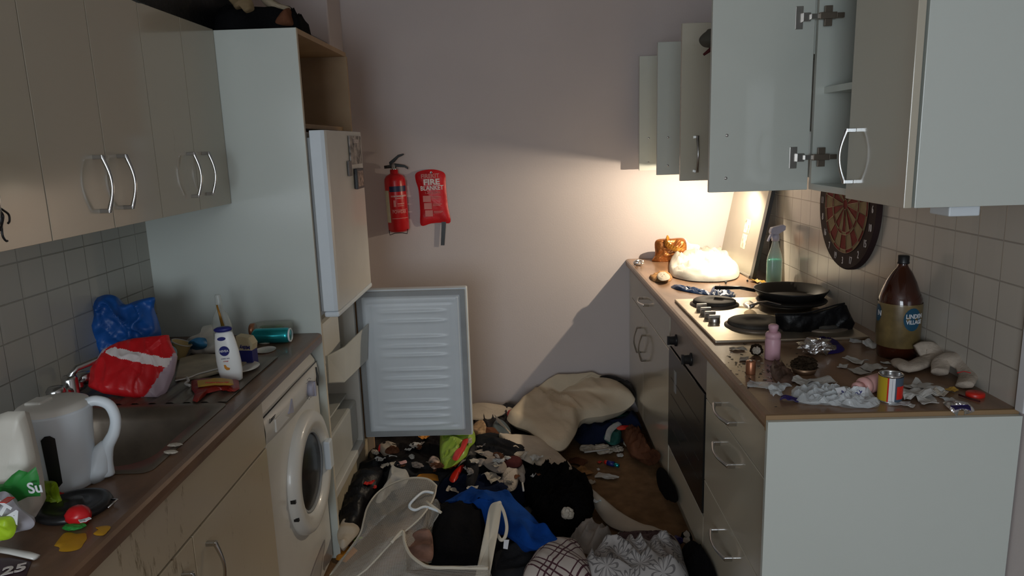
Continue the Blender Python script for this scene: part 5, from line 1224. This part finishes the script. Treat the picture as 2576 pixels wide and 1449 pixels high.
# white strip (duvet edge)
def ribbon(name, pa, pb, z, m, label, cat, seed=1, th=.02, n=16):
    A = catmull([G(p[0], p[1], 'z', p[2] if len(p) > 2 else z) for p in pa], 8, False); B = catmull([G(p[0], p[1], 'z', p[2] if len(p) > 2 else z) for p in pb], 8, False)
    K = min(len(A), len(B)); vs = []; fs = []
    for i in range(K):
        for j in range(n+1):
            v = j/n; p = A[i].lerp(B[i], v)
            pr_ = max(0, 1-(2*v-1)**2)**.5
            f = (ridge(p, 12, seed)*.5+nz(p, 30, seed))*.006*pr_
            vs.append(p+Vector((0, 0, th*pr_+f)))
    o = len(vs)
    for i in range(K):
        for j in range(n+1): q = A[i].lerp(B[i], j/n); vs.append(q-Vector((0, 0, .002)))
    for i in range(K-1):
        for j in range(n):
            a = i*(n+1)+j; fs.append((a, a+1, a+n+2, a+n+1)); fs.append((o+a+n+1, o+a+n+2, o+a+1, o+a))
    mb = MB(); mb.add(vs, fs, 0, True); ob = mb.build(name, M[m])
    return tag(ob, label, cat)
ribbon('sheet_strip', [(1262, 1098, .17), (1355, 1102, .14), (1425, 1160, .12), (1448, 1190, .11), (1503, 1245, .06), (1590, 1310, .03), (1690, 1348, .03), (1716, 1390, .06), (1718, 1440, .08)],
       [(1255, 1100, .17), (1305, 1150, .16), (1395, 1190, .15), (1430, 1194, .13), (1485, 1262, .05), (1530, 1320, .02), (1600, 1345, .02), (1685, 1368, .04), (1700, 1440, .07)], .03, 'cloth_white', 'long twisted cream sheet strip crossing the brown floor', 'sheet', seed=3, th=.022)
# small things behind
pile('blue_grey_tub', [(1238, 1075), (1250, 1055), (1270, 1062), (1285, 1085), (1270, 1100), (1245, 1098)], .12, mat('grey_teal_plastic', (.07, .10, .11), .4, var=.3), 'grey green tub in front of the pillow corner', 'tub', hf=.02, fold=.008, rings=7)
ribbon('card_strip', [(1243, 1042, .17), (1262, 1062, .16), (1286, 1090, .13)], [(1250, 1058, .15), (1258, 1070, .14), (1276, 1098, .12)], .14, 'cloth_white', 'curved pale card strip on the grey green tub', 'card', th=.004)
t = pile('noodle_packet', [(1190, 1070), (1210, 1058), (1225, 1078), (1215, 1098), (1192, 1096)], .13, mat('noodle_print', (.40, .26, .14), .5, var=.7, vs=40), 'beige and red noodle packet by the fridge door corner', 'packet', hf=.02, fold=.012, rings=7)
pile('brown_towel', [(1215, 1085), (1240, 1078), (1262, 1100), (1250, 1118), (1220, 1112)], .12, 'cloth_brown', 'brown rag beside the lime bag', 'rag', hf=.02, fold=.01)
# lime bag
t = pile('lime_carrier_bag', [(1108, 1160), (1106, 1125), (1112, 1085), (1150, 1070), (1188, 1080), (1196, 1108), (1182, 1125), (1172, 1148), (1140, 1172), (1115, 1178)], .14, 'limebag', 'lime green carrier bag with a red stripe below the fridge door', 'bag', hf=.06, fold=.02, fs=16, seed=50, onto=True)
sz = HIT(1155, 1130).z+.006
puff('red_stripe', [G(a, b, 'z', sz) for a, b in ((1165, 1106), (1178, 1104), (1172, 1125), (1163, 1140), (1150, 1158), (1138, 1154), (1144, 1138), (1160, 1125))], M['redplastic'], t, n=(0, -.3, 1), hf=.008, hb=.012, fold=.003, rings=6)
# charcoal cloth between
pile('charcoal_shirt', [(1190, 1105), (1240, 1100), (1290, 1110), (1330, 1140), (1310, 1160), (1240, 1160), (1200, 1135)], .09, 'cloth_char', 'charcoal shirt below the grey green tub', 'shirt', hf=.04, fold=.02, seed=51, onto=True)
# meat tub
t = root('takeaway_tub', G(975, 1135, 'z', .14), 'white takeaway tub with leftovers at the left of the heap', 'tub')
puff('tub_wall', [G(a, b, 'z', .15) for a, b in ((952, 1128), (962, 1116), (985, 1115), (1008, 1130), (1000, 1148), (970, 1150))], M['tissue'], t, hf=.025, hb=0, fold=.006, rings=8)
puff('leftovers', [G(a, b, 'z', .165) for a, b in ((968, 1135), (985, 1126), (1005, 1132), (1000, 1142), (975, 1142))], M['cloth_brown'], t, hf=.012, hb=0, fold=.01, fs=40, rings=6)
puff('red_edge', [G(a, b, 'z', .155) for a, b in ((950, 1132), (955, 1120), (959, 1122), (955, 1136))], M['red'], t, hf=.012, hb=0, fold=.003, rings=4)
for i, (a, b, z, s_, m, nm, lb, h_) in enumerate([
 (1045, 1122, .19, .06, 'paper', 'paper_scrap', 'small white paper scrap on the burst black sack', .4),
 (1068, 1102, .19, .05, 'orange', 'orange_peel', 'orange scrap just under the open fridge door', .4),
 (955, 1158, .16, .05, 'paper', 'paper_scrap', 'grey white scrap under the takeaway tub', .4), (962, 1175, .15, .06, 'tissue', 'tissue', 'curled tissue left of the white paper bag', .6),
 (1010, 1168, .19, .05, 'pinkl', 'pink_scrap', 'thin pink plastic curl on the black sack', .3),
 (1178, 1112, .2, .05, 'tissue', 'tissue', 'tissue at the right corner of the lime bag', .4),
 (1230, 1145, .17, .13, 'cloth_grey', 'rag', 'grey felt pad right of the lime bag', .3), (1205, 1170, .18, .08, 'cloth_grey', 'rag', 'grey rag with a pointed end above the navy jumper', .4),
 (1235, 1205, .20, .09, 'tissue', 'tissue', 'beige tissue on the navy jumper', .4), (1310, 1150, .13, .07, 'tissue', 'tissue', 'cream tissue under the cream strip', .5),
 (1350, 1155, .12, .06, 'paper', 'paper_scrap', 'white wrapper beside the cream strip', .5), (1255, 1175, .18, .07, 'tissue', 'tissue', 'beige scrap left of the white towels', .5),
 (1325, 1290, .20, .09, 'tissue', 'tissue', 'crumpled cream tissue between fluffy coat and blue fleece', .5),
 (1188, 1230, .22, .05, 'paper', 'paper_scrap', 'pale tag on the navy jumper', .3), (1140, 1235, .2, .06, 'tissue', 'tissue', 'greyish scrap left of the blue fleece', .4),
 (895, 1360, .12, .05, 'lime', 'green_scrap', 'green scrap behind the netting basket', .4),
 (930, 1215, .17, .05, 'redplastic', 'red_scrap', 'small red scrap on the black sack by the plinth', .4), (942, 1228, .17, .03, 'redplastic', 'red_scrap', 'tiny red fleck near the white paper bag', .4),
 (1508, 1165, .008, .03, 'redplastic', 'red_scrap', 'red scrap on the brown floor below the tissues', .4),
 (1505, 1182, .004, .02, 'paper', 'paper_scrap', 'tiny white flake on the floor under the blue tube', .3),
 (1450, 1165, .01, .10, 'cloth_brown', 'rag', 'brown rag on the floor right of the cream strip', .25), (1470, 1190, .01, .08, 'bread', 'rag', 'tan rag on the bare floor beside the strip', .3),
 (1485, 1215, .01, .05, 'tissue', 'tissue', 'small pale tissue against the cream strip', .4), (1500, 1262, .01, .04, 'whiteblue', 'paper_scrap', 'small bluish scrap beside the fluffy coat', .4), (1480, 1290, .03, .05, 'pinkl', 'pink_scrap', 'pinkish scrap at the edge of the fluffy coat', .4),
 (1572, 1345, .01, .05, 'tissue', 'tissue', 'pale scrap above the mauve patterned cloth', .3),
]):
    c_ = HIT(a, b); o = scrap(nm, c_, s_, M[m], seed=90+i, h=h_, n=7); tag(o, lb, 'scrap')
# white bits pile near pillow
for i, (a, b, s_, m, lb) in enumerate([
 (1480, 1112, .075, 'tissue', 'large crumpled tissue nearest the pillow tip'), (1500, 1118, .06, 'paper', 'crumpled tissue in the middle of the tissue pile'), (1478, 1135, .07, 'tissue', 'flat tissue at the left of the tissue pile'),
 (1515, 1140, .09, 'tissue', 'flat soiled tissue at the front of the tissue pile'), (1550, 1135, .06, 'tissue', 'ring shaped tissue at the right of the tissue pile'), (1560, 1148, .03, 'paper', 'narrow white stub right of the tissue pile'), (1505, 1095, .05, 'tissue', 'small tissue behind the tissue pile')]):
    o = ball('crumpled_tissue', G(a, b, 'z', .004), s_*.42, M[m], seed=i+60, sc=(1.25, 1, .5), amp=.5, fq=3); tag(o, lb, 'tissue')
o = root('paper_stick', G(1500, 1140, 'z', .03), 'white paper stick on the tissue pile', 'stick'); mb = MB(); mb.tube(PZ([(1470, 1138), (1500, 1134), (1530, 1130)], .045), .004, 6); mb.build('stick', M['paper'], o)
pile('teal_top', [(1520, 1105), (1518, 1080), (1535, 1060), (1570, 1055), (1600, 1060), (1605, 1078), (1570, 1085), (1560, 1110), (1540, 1120)], .03, 'cloth_teal', 'teal garment with pale edging right of the pillow', 'garment', hf=.05, fold=.02, fs=14, seed=54)
ribbon('pale_band', [(1520, 1105, .09), (1528, 1078, .10), (1552, 1062, .10), (1572, 1062, .09)], [(1534, 1112, .08), (1540, 1088, .09), (1558, 1072, .09), (1572, 1070, .08)], .07, 'clearfilm', 'pale translucent band over the teal garment', 'band', th=.006)
t = pile('brown_bag', [(1552, 1075), (1580, 1070), (1605, 1085), (1630, 1120), (1640, 1148), (1615, 1155), (1585, 1140), (1570, 1110)], .02, 'cloth_brown', 'rust brown cloth bag on the floor beside the base units', 'bag', hf=.06, fold=.02, fs=10, seed=55)
puff('red_hem', [G(a, b, 'z', .09) for a, b in ((1550, 1077), (1560, 1072), (1585, 1070), (1582, 1078), (1560, 1082))], M['redplastic'], t, hf=.006, hb=0, fold=.003, rings=4)
pile('brown_fold', [(1590, 1140), (1620, 1148), (1650, 1135), (1662, 1150), (1645, 1168), (1610, 1160)], .008, 'cloth_brown', 'brown folded sole shaped cloth in front of the rust bag', 'cloth', hf=.025, fold=.008, seed=56)
ball('cotton_ball', G(1578, 1122, 'z', .01), .02, M['tissue'], seed=8, amp=.3); tag(C.collection.objects[-1] if False else bpy.data.objects['cotton_ball'], 'small cotton ball beside the rust brown bag', 'cotton ball')
t = root('coloured_tube', G(1545, 1168, 'z', .0), 'small red and blue tube lying on the bare floor', 'tube')
mb = MB(); mb.tube(PZ([(1528, 1164), (1545, 1168)], .016), .013, 10); mb.build('tube_body', M['print_blue'], t); mb = MB(); mb.tube(PZ([(1522, 1162), (1529, 1164)], .016), .011, 10); mb.build('red_end', M['redplastic'], t)
mb = MB(); mb.tube(PZ([(1545, 1168), (1556, 1172)], .016), .010, 10); mb.build('teal_cap', M['turq'], t)
o = scrap('paper_scrap', G(1527, 1202, 'z', .003), .11, M['paper'], seed=71, h=.2, asp=.55, rot=-.5); tag(o, 'torn white paper piece alone on the brown floor', 'paper scrap')
pile('black_pouch', [(1652, 1185), (1668, 1182), (1690, 1215), (1706, 1250), (1700, 1262), (1675, 1250), (1655, 1222)], .0, 'cloth_black', 'black oval bag under the oven at the unit plinth', 'bag', hf=.05, fold=.006, seed=58, rings=10)
# towels
pile('white_towel', [(1262, 1190), (1275, 1172), (1300, 1170), (1305, 1200), (1298, 1228), (1280, 1236), (1264, 1222)], .16, 'terry', 'white folded towelling pad in the middle of the heap', 'towel', hf=.03, fold=.008, seed=60, onto=True)
pile('white_towel', [(1302, 1180), (1315, 1168), (1322, 1190), (1318, 1215), (1305, 1205)], .17, 'terry', 'narrow white towelling strip right of the towelling pad', 'towel', hf=.025, fold=.008, seed=61, onto=True, rings=8)
pile('beige_sponge', [(1215, 1165), (1228, 1155), (1262, 1158), (1275, 1175), (1262, 1190), (1232, 1182)], .17, 'cloth_grey', 'rolled beige cloth behind the towelling pad', 'cloth', hf=.03, fold=.006, seed=62, onto=True, rings=9)
pile('maroon_shirt', [(1262, 1155), (1300, 1148), (1315, 1165), (1300, 1175), (1270, 1172)], .15, 'cloth_maroon', 'maroon cloth behind the towelling pad', 'cloth', hf=.025, fold=.01, seed=63, onto=True, rings=9)
t = pile('cable_loop', [(1170, 1165), (1185, 1148), (1200, 1155), (1205, 1185), (1190, 1225), (1172, 1222), (1178, 1190)], .19, 'cloth_char', 'black padded strap standing in the heap beside the red packet', 'strap', hf=.04, fold=.01, seed=64, onto=True, rings=8)
pile('red_packet', [(1130, 1206), (1140, 1190), (1158, 1174), (1168, 1170), (1160, 1188), (1148, 1208), (1138, 1214)], .21, 'redplastic', 'shiny red crisp packet below the lime bag', 'packet', hf=.02, fold=.006, seed=65, onto=True, rings=8)
pile('yellow_carton', [(1044, 1204), (1048, 1190), (1100, 1192), (1104, 1210)], .22, 'orange', 'orange yellow carton behind the netting basket', 'carton', hf=.012, fold=.001, seed=66, onto=True, rings=5, round_=False)
pile('white_paper_bag', [(945, 1260), (970, 1225), (985, 1180), (1000, 1182), (1028, 1192), (1022, 1215), (985, 1225), (960, 1262)], .20, 'paper', 'torn white paper bag behind the netting basket', 'paper bag', hf=.06, fold=.008, seed=67, onto=True, rings=8)
pile('cardboard_cup', [(1078, 1160), (1090, 1150), (1106, 1158), (1105, 1172), (1092, 1180), (1082, 1172)], .19, mat('red_white_print', (.35, .25, .2), .5, var=.9, vs=45), 'small red and cream carton beside the lime bag', 'carton', hf=.03, fold=.008, rings=7)
# black fluffy coat
pile('fluffy_coat', [(1300, 1225), (1320, 1195), (1380, 1180), (1440, 1188), (1485, 1225), (1492, 1270), (1480, 1320), (1430, 1340), (1390, 1345), (1350, 1310), (1330, 1265)], .03, 'fur', 'black fluffy coat in the middle of the floor', 'coat', hf=.13, fold=.03, fs=14, seed=70, rings=24, jag=.012, flatness=.4)
o = ball('lint', G(1428, 1305, 'z', .14), .022, M['tissue'], seed=3); tag(o, 'pale scrap on the black fluffy coat', 'scrap')
mb = MB(); o = mb.tube(PZ([(1314, 1215), (1317, 1235)], .20), .004, 6).build('pen', M['paper']); tag(o, 'white pen standing at the left edge of the fluffy coat', 'pen')
# blue fleece
pile('blue_fleece', [(1108, 1282), (1150, 1250), (1210, 1243), (1255, 1248), (1290, 1262), (1335, 1300), (1370, 1345), (1412, 1372), (1385, 1385), (1330, 1378), (1270, 1340), (1200, 1300), (1150, 1290)], .15, 'cloth_blue', 'royal blue fleece lying across the heap', 'fleece', hf=.09, fold=.022, fs=9, seed=72, rings=20)
pile('dark_leggings', [(1240, 1370), (1290, 1370), (1360, 1400), (1330, 1455), (1240, 1460)], .10, 'cloth_char', 'dark leggings right of the netting basket', 'leggings', hf=.05, fold=.02, seed=73, onto=True)
# bottom patterned cloths
pile('lattice_cloth', [(1322, 1470), (1335, 1420), (1365, 1385), (1400, 1372), (1440, 1375), (1470, 1400), (1478, 1470)], .10, 'lattice', 'white cushion cover with purple lattice print at the bottom', 'cushion cover', hf=.11, fold=.008, fs=8, seed=74, rings=16)
pile('grey_top', [(1435, 1352), (1470, 1325), (1510, 1325), (1540, 1350), (1535, 1380), (1500, 1395), (1465, 1390), (1440, 1375)], .07, 'cloth_grey', 'scrunched grey cotton top above the lattice cloth', 'top', hf=.06, fold=.028, fs=12, seed=75, rings=16)
pile('mauve_cloth', [(1540, 1395), (1545, 1360), (1580, 1345), (1640, 1345), (1700, 1358), (1690, 1400), (1600, 1420)], .04, 'floral2', 'dark mauve patterned cloth beneath the cream strip', 'cloth', hf=.05, fold=.02, fs=12, seed=76)
pile('duvet_cover', [(1465, 1470), (1478, 1420), (1500, 1398), (1555, 1392), (1580, 1372), (1600, 1392), (1660, 1378), (1705, 1375), (1720, 1410), (1712, 1475)], .07, 'floral', 'grey and white petal print duvet cover at the bottom', 'duvet cover', hf=.10, fold=.034, fs=10, seed=77, rings=22)
pile('white_fluff', [(1712, 1355), (1718, 1342), (1735, 1340), (1742, 1358), (1730, 1368)], .01, 'tissue', 'pale tissue ball at the foot of the drawer unit', 'tissue', hf=.03, fold=.006, rings=6)
pile('purple_cloth', [(1692, 1355), (1700, 1348), (1718, 1358), (1715, 1368), (1698, 1364)], .01, 'purple', 'purple scrap beside the pale tissue ball', 'scrap', hf=.015, fold=.004, rings=6)
pile('black_trousers', [(1708, 1400), (1735, 1365), (1760, 1375), (1790, 1420), (1800, 1475), (1710, 1475)], .0, 'cloth_black', 'black garment on the floor below the drawer unit', 'garment', hf=.05, fold=.012, seed=79)
# lower left
pile('yellow_box', [(845, 1408), (848, 1378), (885, 1372), (900, 1385), (870, 1415)], .08, 'orange', 'orange yellow carton at the foot of the washing machine', 'carton', hf=.02, fold=.002, seed=80, onto=True, rings=5, round_=False)
pile('cream_rag', [(848, 1345), (862, 1315), (885, 1318), (905, 1332), (885, 1360), (860, 1380)], .08, 'cloth_white', 'cream rag between washing machine and netting basket', 'rag', hf=.04, fold=.015, seed=81, onto=True)

# netting laundry basket
t = root('netting_basket', G(1050, 1440, 'z', .0), 'collapsed white netting laundry basket at the bottom of the photo', 'laundry basket')
def P3(l): return [G(a, b, 'z', c_) for a, b, c_ in l]
flap = P3([(1098, 1222, .30), (1075, 1205, .31), (1030, 1203, .31), (985, 1218, .29), (950, 1240, .27), (925, 1275, .25), (915, 1310, .24), (905, 1345, .22), (870, 1395, .18), (830, 1449, .14), (900, 1449, .20), (985, 1365, .26), (1015, 1340, .27), (1060, 1300, .29), (1090, 1255, .30)])
puff('net_flap', flap, M['net'], t, n=(0, -.5, 1), hf=.018, hb=None, fold=.010, fs=9, seed=6, rings=14, uvs=260)
mb = MB(); mb.tube(catmull(flap[:-5]+[], 4, False), .004, 6); mb.tube(catmull(flap[-6:]+flap[:1], 4, False), .0035, 6); mb.build('flap_piping', M['piping'], t)
front = P3([(1015, 1338, .27), (1020, 1372, .26), (1045, 1408, .25), (1082, 1426, .25), (1150, 1426, .26), (1228, 1428, .27), (1222, 1500, .10), (1100, 1530, .06), (900, 1540, .06), (820, 1490, .08), (850, 1449, .14), (930, 1385, .22)])
puff('net_front', front, M['net'], t, n=(-.1, -.8, .6), hf=.02, hb=None, fold=.010, fs=9, seed=7, rings=14, uvs=260)
rim = P3([(985, 1365, .265), (1012, 1336, .275), (1018, 1365, .265), (1032, 1395, .255), (1060, 1418, .25), (1085, 1427, .25), (1150, 1428, .26), (1228, 1430, .27)])
mb = MB(); mb.tube(catmull(rim, 5, False), .0055, 8); mb.build('rim_piping', M['piping'], t)
back = P3([(1060, 1300, .285), (1095, 1255, .29), (1108, 1282, .28), (1092, 1310, .24), (1085, 1360, .2), (1085, 1415, .18), (1045, 1400, .2), (1025, 1370, .24), (1016, 1340, .26)])
puff('net_inside', back, M['net'], t, n=(0, -.7, .7), hf=-.03, hb=None, fold=.008, fs=9, seed=8, rings=10, uvs=260)
sp = P3([(1232, 1274, .33), (1250, 1262, .345), (1262, 1266, .34), (1256, 1320, .30), (1244, 1385, .27), (1232, 1449, .24), (1225, 1475, .20), (1192, 1470, .2), (1196, 1449, .22), (1208, 1390, .26), (1220, 1330, .30)])
puff('side_strap', sp, M['piping'], t, n=(0, -.7, .7), hf=.006, hb=.004, fold=.002, rings=8)
mb = MB(); mb.tube(catmull(P3([(1258, 1268, .34), (1268, 1290, .32), (1275, 1325, .29), (1270, 1352, .27), (1260, 1358, .265), (1252, 1345, .27)]), 5, False), .006, 8, flat=.5); mb.build('handle_loop', M['piping'], t)
tg = P3([(1268, 1358, .27), (1281, 1358, .27), (1277, 1382, .25), (1266, 1380, .25)]); mb = MB(); mb.add(tg, [(0, 1, 2, 3)]); o = mb.build('care_tag', M['trimw'], t); o.modifiers.new('th', 'SOLIDIFY').thickness = .001
mb = MB(); mb.tube(catmull(P3([(1090, 1240, .31), (1065, 1238, .325), (1038, 1260, .325), (1030, 1275, .315), (1045, 1283, .31), (1070, 1275, .30), (1108, 1288, .285)]), 5, False), .005, 8); mb.build('cord', M['whiteblue'], t)
mb = MB(); mb.tube(P3([(1072, 1262, .305), (1110, 1290, .285)]), .005, 8); mb.build('frame_rod', M['piping'], t)
pile('black_garment', [(1085, 1425), (1082, 1370), (1090, 1325), (1110, 1300), (1160, 1286), (1225, 1290), (1222, 1330), (1210, 1380), (1200, 1425)], .10, 'cloth_black', 'black garment stuffed in the netting basket', 'garment', hf=.13, fold=.02, seed=85, rings=18, flatness=.4)
pile('red_towel', [(1022, 1370), (1040, 1345), (1080, 1335), (1090, 1370), (1085, 1410), (1045, 1405)], .12, mat('dull_red_towel', (.24, .14, .11), .9, var=.5, vs=14), 'dull red cloth inside the netting basket beside the black garment', 'cloth', hf=.03, fold=.02, seed=86, onto=True)

# many small scraps on the heap, each resting where it is seen
rs = random.Random(12)
kinds = [('paper', 'tiny white paper scrap scattered on the rubbish heap', 'white litter on the heap'), ('cloth_grey', 'small grey rag scrap scattered on the rubbish heap', 'grey litter on the heap'), ('tissue', 'small beige tissue scrap scattered on the rubbish heap', 'beige litter on the heap'), ('cloth_brown', 'small brown scrap scattered on the rubbish heap', 'brown litter on the heap')]
poly = [(935, 1125), (1085, 1115), (1105, 1180), (1195, 1165), (1200, 1120), (1300, 1150), (1400, 1200), (1310, 1225), (1240, 1225), (1110, 1185), (960, 1185)]
k = 0
while k < 30:
    a_, b_ = rs.uniform(930, 1400), rs.uniform(1060, 1230)
    if not inpoly(a_, b_, poly): continue
    m_, lb_, gr_ = kinds[k % 4]
    if k % 3 == 0: o = ball('litter_scrap', HIT(a_, b_), rs.uniform(.010, .020), M[m_], seed=300+k, sc=(1.5, .8, .6), amp=.6, rotz=k)
    else: o = scrap('litter_scrap', HIT(a_, b_), rs.uniform(.02, .045), M[m_], seed=300+k, h=rs.uniform(.3, .8), n=5, asp=rs.uniform(.3, .8))
    tag(o, lb_, 'scrap', gr_); k += 1

# nothing on the worktops sinks into them
for o in list(C.objects):
    if o.parent is None and o.type == 'MESH' and not o.get('kind') and len(o.data.vertices) > 30:
        zs = [v.co.z for v in o.data.vertices]
        if .88 < min(zs) < .9101 and max(zs) < 1.2 and o.name not in ('sweet_wrapper',):
            for v in o.data.vertices: v.co.z = max(v.co.z, .9104)
